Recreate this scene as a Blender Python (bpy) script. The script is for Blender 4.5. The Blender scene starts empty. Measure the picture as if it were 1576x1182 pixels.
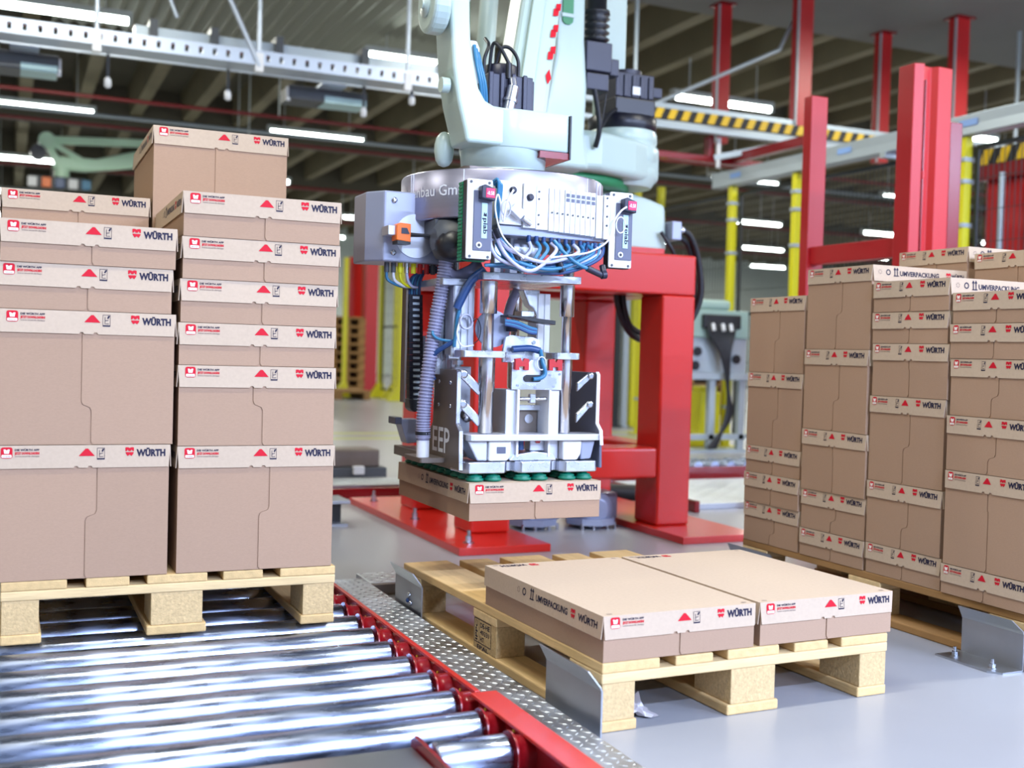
import bpy, bmesh, math, random
from mathutils import Vector, Matrix
random.seed(7)
S = bpy.context.scene
C = S.collection
R = math.radians

# ------------------------------------------------------------------ camera
TH, PIT, ROL, F_PX, CAM_H = 0.42032, 0.02725, 0.02764, 1743.5, 0.8013
cam_data = bpy.data.cameras.new('camera'); cam = bpy.data.objects.new('camera', cam_data); C.objects.link(cam)
cam_data.sensor_width = 36.0; cam_data.lens = F_PX / 1576 * 36.0
_f = Vector((math.sin(TH)*math.cos(PIT), math.cos(TH)*math.cos(PIT), -math.sin(PIT)))
_r = Vector((math.cos(TH), -math.sin(TH), 0)); _u = _r.cross(_f)
_cr, _sr = math.cos(ROL), math.sin(ROL)
_rx = _r*_cr + _u*_sr; _up = -_r*_sr + _u*_cr
cam.matrix_world = Matrix(((_rx.x, _up.x, -_f.x, 0), (_rx.y, _up.y, -_f.y, 0), (_rx.z, _up.z, -_f.z, CAM_H), (0, 0, 0, 1)))
cam_data.clip_end = 200
cam_data.dof.use_dof = True; cam_data.dof.focus_distance = 2.95; cam_data.dof.aperture_fstop = 2.8
S.camera = cam

# ------------------------------------------------------------------ world, view
world = bpy.data.worlds.new('world'); S.world = world; world.use_nodes = True
_bg = world.node_tree.nodes['Background']; _bg.inputs[0].default_value = (0.66, 0.82, 1.0, 1); _bg.inputs[1].default_value = 0.30
S.view_settings.view_transform = 'Standard'; S.view_settings.look = 'None'
S.view_settings.gamma = 1.0; S.view_settings.use_curve_mapping = False; S.view_settings.exposure = 0.32
# ceiling lamp rows: power of the tubes in the bay where the camera stands and in the bays beyond
P_NEAR, P_FAR = 120.0, 60.0
COL_NEAR, COL_FAR = (0.56, 0.68, 1.0), (1.0, 0.97, 0.84)

# ------------------------------------------------------------------ materials
def lin(c):
    return tuple(((v/255)/12.92 if v/255 <= 0.04045 else ((v/255+0.055)/1.055)**2.4) for v in c)
MATS = {}
def mat(name, rgb, rough=0.5, metal=0.0, noise=0.0, nscale=20.0, stretch=(1, 1, 1), bump=0.0, bscale=60.0, emit=0.0, rnd=0.0, spec=0.5, coat=0.0, alpha=1.0, trans=0.0, rvar=0.0):
    m = bpy.data.materials.new(name); m.use_nodes = True; MATS[name] = m
    nt = m.node_tree; b = nt.nodes['Principled BSDF']; L = nt.links.new
    col = lin(rgb) + (1,)
    b.inputs['Base Color'].default_value = col; b.inputs['Roughness'].default_value = rough; b.inputs['Metallic'].default_value = metal
    b.inputs['Specular IOR Level'].default_value = spec
    if coat: b.inputs['Coat Weight'].default_value = coat; b.inputs['Coat Roughness'].default_value = 0.15
    if alpha < 1: b.inputs['Alpha'].default_value = alpha
    if trans: b.inputs['Transmission Weight'].default_value = trans
    if emit: b.inputs['Emission Color'].default_value = col; b.inputs['Emission Strength'].default_value = emit
    if noise or bump or rvar:
        tc = nt.nodes.new('ShaderNodeTexCoord'); mp = nt.nodes.new('ShaderNodeMapping'); mp.inputs['Scale'].default_value = stretch
        L(tc.outputs['Object'], mp.inputs['Vector'])
    last = None
    if noise or rvar:
        n = nt.nodes.new('ShaderNodeTexNoise'); n.inputs['Scale'].default_value = nscale; n.inputs['Detail'].default_value = 5
        L(mp.outputs[0], n.inputs['Vector'])
        if noise:
            mr = nt.nodes.new('ShaderNodeMapRange'); mr.inputs['From Min'].default_value = 0.25; mr.inputs['From Max'].default_value = 0.75
            mr.inputs['To Min'].default_value = 1-noise; mr.inputs['To Max'].default_value = 1+noise
            L(n.outputs['Fac'], mr.inputs['Value'])
            hs = nt.nodes.new('ShaderNodeHueSaturation'); hs.inputs['Color'].default_value = col; L(mr.outputs[0], hs.inputs['Value']); last = hs
        if rvar:
            m2 = nt.nodes.new('ShaderNodeMapRange'); m2.inputs['From Min'].default_value = 0.3; m2.inputs['From Max'].default_value = 0.7
            m2.inputs['To Min'].default_value = max(0.03, rough-rvar); m2.inputs['To Max'].default_value = rough+rvar
            L(n.outputs['Fac'], m2.inputs['Value']); L(m2.outputs[0], b.inputs['Roughness'])
    if rnd:
        oi = nt.nodes.new('ShaderNodeObjectInfo'); mr2 = nt.nodes.new('ShaderNodeMapRange')
        mr2.inputs['To Min'].default_value = 1-rnd; mr2.inputs['To Max'].default_value = 1+rnd; L(oi.outputs['Random'], mr2.inputs['Value'])
        h2 = nt.nodes.new('ShaderNodeHueSaturation'); h2.inputs['Color'].default_value = col
        if last: L(last.outputs[0], h2.inputs['Color'])
        L(mr2.outputs[0], h2.inputs['Value']); last = h2
    if last: L(last.outputs[0], b.inputs['Base Color'])
    if bump:
        nb = nt.nodes.new('ShaderNodeTexNoise'); nb.inputs['Scale'].default_value = bscale; nb.inputs['Detail'].default_value = 3; L(mp.outputs[0], nb.inputs['Vector'])
        bp = nt.nodes.new('ShaderNodeBump'); bp.inputs['Strength'].default_value = bump; bp.inputs['Distance'].default_value = 0.01
        L(nb.outputs['Fac'], bp.inputs['Height']); L(bp.outputs[0], b.inputs['Normal'])
    return m
mat('carton', (166, 136, 112), 0.8, noise=0.05, nscale=160, stretch=(1, 1, 3), rnd=0.03, spec=0.2)
mat('carton_lid', (186, 165, 142), 0.75, noise=0.04, nscale=120, rnd=0.03, spec=0.25)
mat('ink_red', (190, 20, 40), 0.6, spec=0.2); mat('ink_navy', (38, 36, 58), 0.6, spec=0.2)
mat('ink_grey', (120, 105, 98), 0.7, spec=0.2); mat('ink_white', (225, 215, 205), 0.7, spec=0.2)
mat('wood', (206, 174, 122), 0.75, noise=0.14, nscale=9, stretch=(6, 0.7, 8), rnd=0.10, bump=0.15, bscale=40, spec=0.2)
mat('wood_cross', (212, 184, 136), 0.75, noise=0.14, nscale=9, stretch=(0.7, 6, 8), rnd=0.08, bump=0.15, bscale=40, spec=0.2)
mat('chipblock', (198, 170, 124), 0.85, noise=0.16, nscale=130, rnd=0.06, bump=0.25, bscale=160, spec=0.15)
mat('zinc', (168, 180, 206), 0.30, 1.0, noise=0.18, nscale=14, stretch=(0.6, 4, 4), rvar=0.14)
mat('steel_sheet', (178, 182, 188), 0.40, 1.0, noise=0.12, nscale=6, rvar=0.12)
mat('chequer', (196, 202, 208), 0.45, 1.0, noise=0.12, nscale=9, rvar=0.14)
mat('bolt', (185, 190, 200), 0.25, 1.0)
mat('red_paint', (190, 26, 13), 0.32, noise=0.03, nscale=3, coat=0.3)
mat('red_dark', (126, 12, 20), 0.25, coat=0.3)
mat('red_gate', (186, 30, 34), 0.38, noise=0.03, nscale=2)
mat('floor', (150, 152, 157), 0.32, noise=0.08, nscale=1.6, rvar=0.025, spec=0.45)
mat('concrete', (86, 82, 70), 0.85, noise=0.12, nscale=1.5); mat('rib', (124, 116, 92), 0.85, noise=0.10, nscale=2)
mat('slab', (112, 112, 108), 0.85, noise=0.10, nscale=1.2)
mat('wall_white', (206, 216, 212), 0.8, noise=0.03, nscale=1); mat('wall_grey', (110, 112, 108), 0.85)
mat('robot', (176, 194, 186), 0.35, spec=0.5, coat=0.15); mat('robot_green', (40, 130, 80), 0.45)
mat('black_plastic', (22, 23, 28), 0.4); mat('black_rubber', (16, 16, 18), 0.6)
mat('motor', (34, 35, 54), 0.38, 0.1); mat('motor_dark', (15, 16, 30), 0.35)
mat('alu', (206, 210, 220), 0.30, 1.0, noise=0.05, nscale=20, rvar=0.08); mat('alu_matte', (196, 200, 210), 0.45, 0.85)
mat('disc_steel', (176, 176, 200), 0.36, 1.0, noise=0.06, nscale=6, stretch=(1, 1, 14))
mat('chrome', (196, 196, 202), 0.20, 1.0); mat('dark_steel', (116, 106, 98), 0.42, 0.6, noise=0.06, nscale=14)
mat('white_plastic', (218, 220, 224), 0.4); mat('panel_grey', (88, 92, 112), 0.45); mat('label_pale', (176, 208, 210), 0.5)
mat('cabinet_grey', (150, 156, 176), 0.38, 0.3); mat('green_cup', (0, 110, 86), 0.45); mat('green_fin', (0, 120, 76), 0.4)
mat('display', (235, 30, 80), 0.3, emit=0.7); mat('display_digit', (255, 190, 205), 0.3, emit=1.0)
mat('hose_blue', (50, 116, 154), 0.30); mat('hose_dark_blue', (34, 66, 116), 0.35); mat('hose_clear', (178, 180, 205), 0.25)
mat('hose_wall', (128, 126, 150), 0.25, coat=0.3); mat('hose_rib', (150, 150, 176), 0.3); mat('orange', (232, 110, 18), 0.4)
mat('yellow', (212, 206, 24), 0.4); mat('hazard_yellow', (214, 176, 26), 0.5); mat('hazard_black', (26, 26, 28), 0.6)
mat('mesh_dark', (30, 38, 42), 0.5); mat('rail_grey', (172, 184, 192), 0.4, 0.4); mat('tray_metal', (190, 200, 214), 0.4, 0.6)
mat('pipe_red', (112, 20, 24), 0.4); mat('teal_grey', (146, 172, 164), 0.55); mat('cable_black', (20, 22, 28), 0.45)
mat('old_wood', (150, 112, 66), 0.8, noise=0.15, nscale=6, rnd=0.1); mat('plastic_film', (200, 196, 200), 0.25, spec=0.6)
mat('corrugated', (150, 152, 140), 0.5, 0.5); mat('floor_yellow', (190, 196, 70), 0.6); mat('blue_mark', (126, 160, 214), 0.5)
mat('tube_on', (245, 255, 252), 0.3, emit=14.0); mat('fixture', (200, 206, 204), 0.5); mat('pale_green', (212, 248, 220), 0.4)
mat('grey_dark', (70, 74, 80), 0.5)

# ------------------------------------------------------------------ helpers
class MB:
    """collects faces, links them as one mesh object"""
    def __init__(s): s.v = []; s.f = []; s.m = []; s.sm = []; s.mats = []
    def mi(s, m):
        if m is None: return 0
        if m not in s.mats: s.mats.append(m)
        return s.mats.index(m)
    def add(s, V, Fc, m=None, smooth=False):
        o = len(s.v); k = s.mi(m); s.v += [tuple(p) for p in V]
        for f in Fc: s.f.append(tuple(i+o for i in f)); s.m.append(k); s.sm.append(smooth)
        return s
    def box(s, x0, x1, y0, y1, z0, z1, m=None):
        V = [(x0, y0, z0), (x1, y0, z0), (x1, y1, z0), (x0, y1, z0), (x0, y0, z1), (x1, y0, z1), (x1, y1, z1), (x0, y1, z1)]
        return s.add(V, [(0, 3, 2, 1), (4, 5, 6, 7), (0, 1, 5, 4), (1, 2, 6, 5), (2, 3, 7, 6), (3, 0, 4, 7)], m)
    def prism(s, poly, axis, a, b, m=None):
        """poly in the two other axes (x->(y,z), y->(x,z), z->(x,y)), extruded from a to b along axis"""
        def P(p, t): return (t, p[0], p[1]) if axis == 'x' else ((p[0], t, p[1]) if axis == 'y' else (p[0], p[1], t))
        n = len(poly); V = [P(p, a) for p in poly] + [P(p, b) for p in poly]
        Fc = [tuple(range(n))[::-1], tuple(range(n, 2*n))] + [(i, (i+1) % n, (i+1) % n+n, i+n) for i in range(n)]
        return s.add(V, Fc, m)
    def bar(s, p, q, w, h=None, m=None, up=(0, 0, 1)):
        p, q = Vector(p), Vector(q); d = (q-p).normalized(); u = Vector(up)
        if abs(d.dot(u)) > 0.98: u = Vector((0, 1, 0))
        r = d.cross(u).normalized(); u = r.cross(d); h = h or w
        V = []
        for c in (p, q):
            for a, b in ((-1, -1), (1, -1), (1, 1), (-1, 1)): V.append(c+r*a*w/2+u*b*h/2)
        return s.add(V, [(0, 1, 2, 3)[::-1], (4, 5, 6, 7), (0, 1, 5, 4), (1, 2, 6, 5), (2, 3, 7, 6), (3, 0, 4, 7)], m)
    def cyl(s, p, q, r, n=16, m=None, r2=None, caps=True, smooth=True):
        p, q = Vector(p), Vector(q); d = (q-p).normalized(); r2 = r if r2 is None else r2
        a = d.orthogonal().normalized(); b = d.cross(a); V = []
        for c, rr in ((p, r), (q, r2)):
            for i in range(n): t = 2*math.pi*i/n; V.append(c+a*math.cos(t)*rr+b*math.sin(t)*rr)
        s.add(V, [(i, (i+1) % n, (i+1) % n+n, i+n) for i in range(n)], m, smooth)
        if caps: s.add(V[:n], [tuple(range(n))[::-1]], m); s.add(V[n:], [tuple(range(n))], m)
        return s
    def lathe(s, c, prof, n=24, m=None, axis='z', smooth=True):
        V = []
        for r, h in prof:
            for i in range(n):
                t = 2*math.pi*i/n; x, y = r*math.cos(t), r*math.sin(t)
                V.append((c[0]+x, c[1]+y, c[2]+h) if axis == 'z' else ((c[0]+x, c[1]+h, c[2]+y) if axis == 'y' else (c[0]+h, c[1]+x, c[2]+y)))
        Fc = []
        for k in range(len(prof)-1):
            for i in range(n): Fc.append((k*n+i, k*n+(i+1) % n, (k+1)*n+(i+1) % n, (k+1)*n+i))
        s.add(V, Fc, m, smooth)
        s.add(V[:n], [tuple(range(n))[::-1]], m); s.add(V[-n:], [tuple(range(n))], m)
        return s
    def tube(s, pts, r, n=8, m=None, sub=6):
        P = [Vector(p) for p in pts]
        if len(P) > 2 and sub > 1:
            Q = []
            for i in range(len(P)-1):
                p0, p1, p2, p3 = P[max(i-1, 0)], P[i], P[i+1], P[min(i+2, len(P)-1)]
                for k in range(sub):
                    t = k/sub; Q.append(0.5*((2*p1)+(p2-p0)*t+(2*p0-5*p1+4*p2-p3)*t*t+(3*p1-p0-3*p2+p3)*t**3))
            Q.append(P[-1]); P = Q
        V = []; a = None
        for i, c in enumerate(P):
            d = (P[min(i+1, len(P)-1)]-P[max(i-1, 0)])
            d = d.normalized() if d.length > 1e-9 else Vector((0, 0, 1))
            if a is None: a = d.orthogonal().normalized()
            a = (a-d*a.dot(d)); a = a.normalized() if a.length > 1e-6 else d.orthogonal().normalized(); b = d.cross(a)
            rr = r(i/(len(P)-1)) if callable(r) else r
            for k in range(n): t = 2*math.pi*k/n; V.append(c+a*math.cos(t)*rr+b*math.sin(t)*rr)
        Fc = [(i*n+k, i*n+(k+1) % n, (i+1)*n+(k+1) % n, (i+1)*n+k) for i in range(len(P)-1) for k in range(n)]
        s.add(V, Fc, m, True); s.add(V[:n], [tuple(range(n))[::-1]], m); s.add(V[-n:], [tuple(range(n))], m)
        return s
    def flat(s, V2, Fc, o, right, up, m=None, sc=1.0):
        o, right, up = Vector(o), Vector(right), Vector(up)
        return s.add([o+right*p[0]*sc+up*p[1]*sc for p in V2], Fc, m)
    def poly(s, pts2, o, right, up, m=None, sc=1.0): return s.flat(pts2, [tuple(range(len(pts2)))], o, right, up, m, sc)
    def mesh(s, name):
        me = bpy.data.meshes.new(name); me.from_pydata(s.v, [], s.f)
        for m in (s.mats or ['alu']): me.materials.append(MATS[m])
        me.polygons.foreach_set('material_index', s.m); me.polygons.foreach_set('use_smooth', s.sm)
        me.update(); return me
    def build(s, name, m=None, parent=None, bevel=0.0, seg=2, loc=(0, 0, 0), kind=None):
        if m and not s.mats: s.mats = [m]
        elif m and None in (None,) and not s.mats: s.mats = [m]
        return link(name, s.mesh(name), parent, loc, bevel, seg, kind)
def link(name, me, parent=None, loc=(0, 0, 0), bevel=0.0, seg=2, kind=None):
    o = bpy.data.objects.new(name, me); C.objects.link(o); o.location = loc; o.parent = parent
    if bevel:
        b = o.modifiers.new('bevel', 'BEVEL'); b.width = bevel; b.segments = seg; b.limit_method = 'ANGLE'; b.angle_limit = R(40); b.harden_normals = False
    if kind: o['kind'] = kind
    return o
def thing(name, label, cat, loc=(0, 0, 0), rz=0.0, group=None):
    o = bpy.data.objects.new(name, None); C.objects.link(o); o.empty_display_size = 0.05
    o.location = loc; o.rotation_euler = (0, 0, rz); return tag(o, label, cat, group)
def tag(o, label, cat, group=None):
    o['label'] = label; o['category'] = cat
    if group: o['group'] = group
    return o
def struct(o, label=None):
    o['kind'] = 'structure'
    if label: o['label'] = label
    return o
def B(x0, x1, y0, y1, z0, z1): return MB().box(x0, x1, y0, y1, z0, z1)
def circ(cx, cy, r, n=16, a0=0, a1=360): return [(cx+r*math.cos(R(a0+(a1-a0)*i/n)), cy+r*math.sin(R(a0+(a1-a0)*i/n))) for i in range(n if a1-a0 == 360 else n+1)]
def rrect(x0, y0, x1, y1, r, n=4):
    P = []
    for cx, cy, a in ((x1-r, y0+r, -90), (x1-r, y1-r, 0), (x0+r, y1-r, 90), (x0+r, y0+r, 180)):
        P += [(cx+r*math.cos(R(a+90*i/n)), cy+r*math.sin(R(a+90*i/n))) for i in range(n+1)]
    return P
_TX = {}
def text2d(s, size=1.0, off=0.0, align='LEFT'):
    """letters as flat faces (x right, y up); returns points, faces, width"""
    k = (s, off)
    if k not in _TX:
        cu = bpy.data.curves.new('lettering', 'FONT'); cu.body = s; cu.size = 1.0; cu.offset = off; cu.resolution_u = 2
        ob = bpy.data.objects.new('lettering', cu); C.objects.link(ob)
        me = bpy.data.meshes.new_from_object(ob.evaluated_get(bpy.context.evaluated_depsgraph_get()))
        V = [(v.co.x, v.co.y) for v in me.vertices]; Fc = [tuple(p.vertices) for p in me.polygons]
        bpy.data.objects.remove(ob); bpy.data.curves.remove(cu); bpy.data.meshes.remove(me)
        x0 = min(v[0] for v in V); _TX[k] = ([(a-x0, b) for a, b in V], Fc, max(v[0] for v in V)-x0)
    V, Fc, w = _TX[k]
    return [(a*size, b*size) for a, b in V], Fc, w*size
def fit_text(mb, s, o, right, up, x0, x1, y, h, m, off=0.02, sk=1.0):
    """string stretched to fill x0..x1 with letter height h on baseline y"""
    V, Fc, w = text2d(s, 1.0, off); k = (x1-x0)/w
    mb.flat([(x0+a*k, y+b*h/0.72) for a, b in V], Fc, o, right, up, m)
# ------------------------------------------------------------------ setting: floor, walls, ceiling
X0, X1, Y0, Y1 = -6.0, 34.0, -9.0, 36.0
struct(B(X0, X1, Y0, Y1, -0.1, 0).build('floor', 'floor'))
struct(B(X0, X1, Y1, Y1+0.2, 0, 5.2).build('wall_back', 'wall_white'))
struct(B(X1, X1+0.2, Y0, Y1, 0, 5.2).build('wall_right', 'wall_white'))
struct(B(X0-0.2, X0, Y0, Y1, 0, 5.2).build('wall_left', 'wall_grey'))
ceil = struct(B(X0, X1, 9.85, Y1, 4.95, 5.15).build('ceiling', 'concrete'))
struct(B(X0, X1, Y0, 9.85, 4.3, 5.15).build('ceiling', 'slab'), 'flat grey concrete slab in front of the ribbed ceiling')
rib_me = MB().prism([(-0.13, 4.96), (-0.09, 4.5), (0.09, 4.5), (0.13, 4.96)], 'y', 9.85, Y1-0.01).mesh('ceiling_rib')
rib_me.materials.clear(); rib_me.materials.append(MATS['rib'])
for i in range(48): link('ceiling_rib', rib_me, ceil, (X0+0.4+0.83*i, 0, 0))
cb = MB().box(X0, X1, -0.25, 0.25, 4.32, 4.96).mesh('cross_beam'); cb.materials.clear(); cb.materials.append(MATS['concrete'])
for y in (14.6, 19.8, 25.0, 30.2): link('cross_beam', cb, ceil, (0, y, 0))
# painted lines
for i, y in enumerate((9.75, 10.35)):
    struct(B(-3, 9, y, y+0.09, 0.0, 0.002).build('floor_line', 'floor_yellow'), 'yellow line painted across the floor behind the cell')

# ceiling lamp rows
def lamp(x, y, power, col, label, length=1.5, z=4.0, light=True):
    t = thing('tube_lamp', label, 'lamp', (x, y, z), 0, 'ceiling tube lamps')
    B(0, length, -0.05, 0.05, 0.03, 0.09).build('housing', 'fixture', t)
    MB().cyl((0.02, 0, 0), (length-0.02, 0, 0), 0.035, 10).build('tube', 'tube_on', t)
    for xx in (0.0, length-0.04): B(xx, xx+0.04, -0.045, 0.045, -0.04, 0.03).build('end_cap', 'fixture', t)
    for xx in (0.25, length-0.25): MB().cyl((xx, 0, 0.09), (xx, 0, (4.255 if (y == 12 and x < 5) else 4.96)-z if y > 9.85 else 4.3-z), 0.008, 6).build('hanger_rod', 'fixture', t)
    if light:
        ld = bpy.data.lights.new('tube_light', 'AREA'); ld.shape = 'RECTANGLE'; ld.size = length; ld.size_y = 0.12; ld.energy = power; ld.color = col
        lo = bpy.data.objects.new('tube_light', ld); C.objects.link(lo); lo.parent = t; lo.location = (length/2, 0, -0.06)
    return t
NTH = ['first', 'second', 'third', 'fourth', 'fifth', 'sixth', 'seventh', 'eighth']
PLACE = {12: 'in the row by the gantry', 17: 'in the second row', 22: 'in the third row', 27: 'in the fourth row', 32: 'in the last row'}
for y in (12, 17, 22, 27, 32):
    for k in range(0, 8):
        x = -0.4+3.9*k
        if x > 1.25*y+1 or x < -1: continue
        lamp(x, y, P_FAR*1.6, COL_FAR, 'white tube lamp under the ribs %s, %s from the left' % (PLACE[y], NTH[k]), light=(k % 2 == 0))
for y in (7, 2, -3, -6.5):
    for k in range(0, 4):
        lamp(-0.4+3.9*k if y > 0 else 0.6+3.9*k, y, P_NEAR*{7: .55, 2: .55, -3: 4.1, -6.5: 7.0}[y], COL_FAR if y > 0 else COL_NEAR, 'white tube lamp under the flat slab, %s row from the gantry, %s in its row' % ({7: 'first', 2: 'second', -3: 'third', -6.5: 'fourth'}[y], NTH[k]))
for k, y in enumerate((0.5, 4.5, 8.5)):  # added lamps out of view, warm fill for faces turned to the side wall
    lamp(-4.9, y, P_NEAR*.5, COL_FAR, 'unseen tube lamp added as warm side fill near the grey side wall, %s from the viewer' % NTH[k])
# ------------------------------------------------------------------ pallets
def pallet(label, loc, rz, W=0.8, D=1.2, stamp=False, wood='wood'):
    t = thing('pallet', label, 'pallet', loc, rz, 'wooden pallets')
    H1, H2, H3, H4 = 0.024, 0.104, 0.127, 0.150
    bw, mw = 0.086, 0.128
    xs = [(0, bw), (W/2-mw/2, W/2+mw/2), (W-bw, W)]
    ys = [(0, 0.145), (D/2-0.0725, D/2+0.0725), (D-0.145, D)]
    for i, (a, b) in enumerate(xs):
        e = 0.004 if i != 1 else 0.008
        B(a-(0 if i == 0 else e), b+(0 if i == 2 else e), 0, D, 0, H1).build('bottom_board', wood, t, 0.004)
        for (c, d) in ys: B(a+0.002, b-0.002, c+0.002, d-0.002, H1, H2).build('block', 'chipblock', t, 0.002)
    for (c, d) in ys: B(0, W, c, d, H2, H3).build('cross_board', 'wood_cross', t, 0.003)
    tw = [0.145, 0.10, 0.145, 0.10, 0.145]; gap = (W-sum(tw))/4; x = 0
    for k, w in enumerate(tw):
        j = random.uniform(-0.003, 0.003)
        B(x+(0 if k in (0, 4) else j), x+w+(0 if k in (0, 4) else j), 0.0, D, H3, H4-random.uniform(0, 0.002)).build('top_board', wood, t, 0.003); x += w+gap
    if stamp:   # burnt-in marking on the middle left block
        mb = MB(); o = (0.0012, D/2+0.065, H1+0.004); r, u = (0, -1, 0), (0, 0, 1)
        for a in ((0.0, 0.012, 0.105, 0.014), (0.0, 0.073, 0.105, 0.075), (0.0, 0.012, 0.002, 0.075), (0.103, 0.012, 0.105, 0.075), (0.03, 0.012, 0.0315, 0.075)):
            mb.poly([(a[0], a[1]), (a[2], a[1]), (a[2], a[3]), (a[0], a[3])], o, r, u, 'ink_navy')
        fit_text(mb, 'DE-HE', o, r, u, 0.038, 0.096, 0.055, 0.013, 'ink_navy')
        fit_text(mb, '49331', o, r, u, 0.038, 0.092, 0.037, 0.012, 'ink_navy'); fit_text(mb, 'HT', o, r, u, 0.038, 0.062, 0.019, 0.012, 'ink_navy')
        fit_text(mb, 'IPPC', o, (0, 0, 1), (0, 1, 0), 0.018, 0.070, -0.022, 0.014, 'ink_navy'); fit_text(mb, 'EPAL', o, r, u, 0.02, 0.09, -0.003, 0.011, 'ink_navy')
        mb.build('stamp', None, t)
    return t
PZ = 0.083
pallet('wooden pallet on the rollers carrying the two tall columns of boxes', (-0.005, 2.88, PZ), 0)
mid = pallet('wooden pallet on the floor between the upright sheet-metal guides, two flat boxes on it', (1.1606, 2.087, 0), R(1.873), stamp=True)
pallet('wooden pallet under the brown four-column stack', (2.462, 2.128, 0), 0, 0.8, 1.28, wood='old_wood')

# ------------------------------------------------------------------ cartons
def logo(mb, x, y, h, o, r, u):
    """red two-piece mark: notched upper bar and lower W"""
    w = h*0.92
    up = [(0, .55), (1, .55), (1, .95), (.72, 1.0), (.5, .78), (.28, 1.0), (0, .95)]
    up = [(0, .56), (.16, .56), (.27, .72), (.38, .56), (.62, .56), (.73, .72), (.84, .56), (1, .56), (1, .95), (.85, 1), (.6, .97), (.5, .9), (.4, .97), (.15, 1), (0, .95)]
    lo = [(.02, .44), (.98, .44), (.92, .25), (.72, 0), (.5, .17), (.28, 0), (.08, .25)]
    for P in (up, lo): mb.poly([(x+a*w, y+b*h) for a, b in P], o, r, u, 'ink_red')
def front_print(ma, mb, mc, W, LH, o, r, u, flip):
    """app mark into ma, opening hints into mb, word mark into mc"""
    mb, hints = ma, mb
    """o: lower left corner of the flange face, r right, u up along it"""
    f = lambda a: (a-0.5)*W+0.5*W; k = LH/0.056
    # app icon
    x, y, s = 0.043*W, 0.47*LH, 0.46*LH
    x0, y0, x1, y1 = x, y-0.02*LH, x+s*(W/0.4)*1.02, y+s
    mb.poly(rrect(x0, y0, x1, y1, s*.2), o, r, u, 'ink_red')
    e = 0.0002; n = Vector(r).cross(Vector(u)).normalized()*0.0004; o2 = Vector(o)+n
    mb.poly(rrect(x0+s*.07, y0+s*.07, x1-s*.07, y0+s*.34, s*.08), o2, r, u, 'ink_white')
    cx = (x0+x1)/2
    mb.poly([(cx-s*.2, y0+s*.45), (cx+s*.2, y0+s*.45), (cx+s*.27, y0+s*.85), (cx+s*.1, y0+s*.85), (cx, y0+s*.74), (cx-s*.1, y0+s*.85), (cx-s*.27, y0+s*.85)], o2, r, u, 'ink_white')
    fit_text(mb, 'Würth', o2, r, u, x0+s*.2, x1-s*.2, y0+s*.13, s*.12, 'ink_navy')
    a, b = (0.118*W, 0.252*W)
    fit_text(mb, 'DIE WÜRTH APP', o, r, u, a, b, 0.77*LH, 0.085*LH, 'ink_navy', .04); fit_text(mb, 'JETZT DOWNLOADEN!', o, r, u, a, b, 0.62*LH, 0.095*LH, 'ink_red', 0.06)
    fit_text(mb, 'www.wuerth.de/app', o, r, u, a, b, 0.51*LH, 0.06*LH, 'ink_grey')
    # triangle and opening hint
    mb = hints
    tx, hx = (0.515*W, 0.595*W) if not flip else (0.49*W, 0.385*W)
    tw = 0.046*W; mb.poly([(tx-tw, .52*LH), (tx+tw, .52*LH), (tx+tw*.15, .85*LH), (tx-tw*.15, .85*LH)], o, r, u, 'ink_red')
    hw = 0.022*W
    t_ = hw*.10
    for q in (((hx-hw, .36), (hx+hw, .36), (hx+hw, .42), (hx-hw, .42)), ((hx-hw, .42), (hx-hw+t_, .42), (hx-hw+t_, .88), (hx-hw, .88)), ((hx+hw-t_, .42), (hx+hw, .42), (hx+hw, .88), (hx+hw-t_, .88)), ((hx-hw, .86), (hx+hw, .86), (hx+hw, .88), (hx-hw, .88)),
              ((hx-hw*.45, .46), (hx-hw*.30, .46), (hx-hw*.30, .78), (hx-hw*.45, .78)), ((hx-hw*.3, .60), (hx+hw*.5, .63), (hx+hw*.5, .66), (hx-hw*.3, .63)), ((hx-hw*.2, .47), (hx+hw*.6, .47), (hx+hw*.6, .495), (hx-hw*.2, .495)), ((hx+hw*.1, .72), (hx+hw*.5, .70), (hx+hw*.95, .84), (hx+hw*.45, .84))):
        mb.poly([(p[0], p[1]*LH) for p in q], o, r, u, 'ink_navy')
    # word mark
    mb = mc
    lh = 0.40*LH; lx = (0.735 if not flip else 0.63)*W; logo(mb, lx, .50*LH, lh, o, r, u)
    fit_text(mb, 'WÜRTH', o, r, u, (0.80 if not flip else 0.715)*W, (0.97 if not flip else 0.945)*W, .50*LH, .30*LH, 'ink_navy', 0.05)
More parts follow.
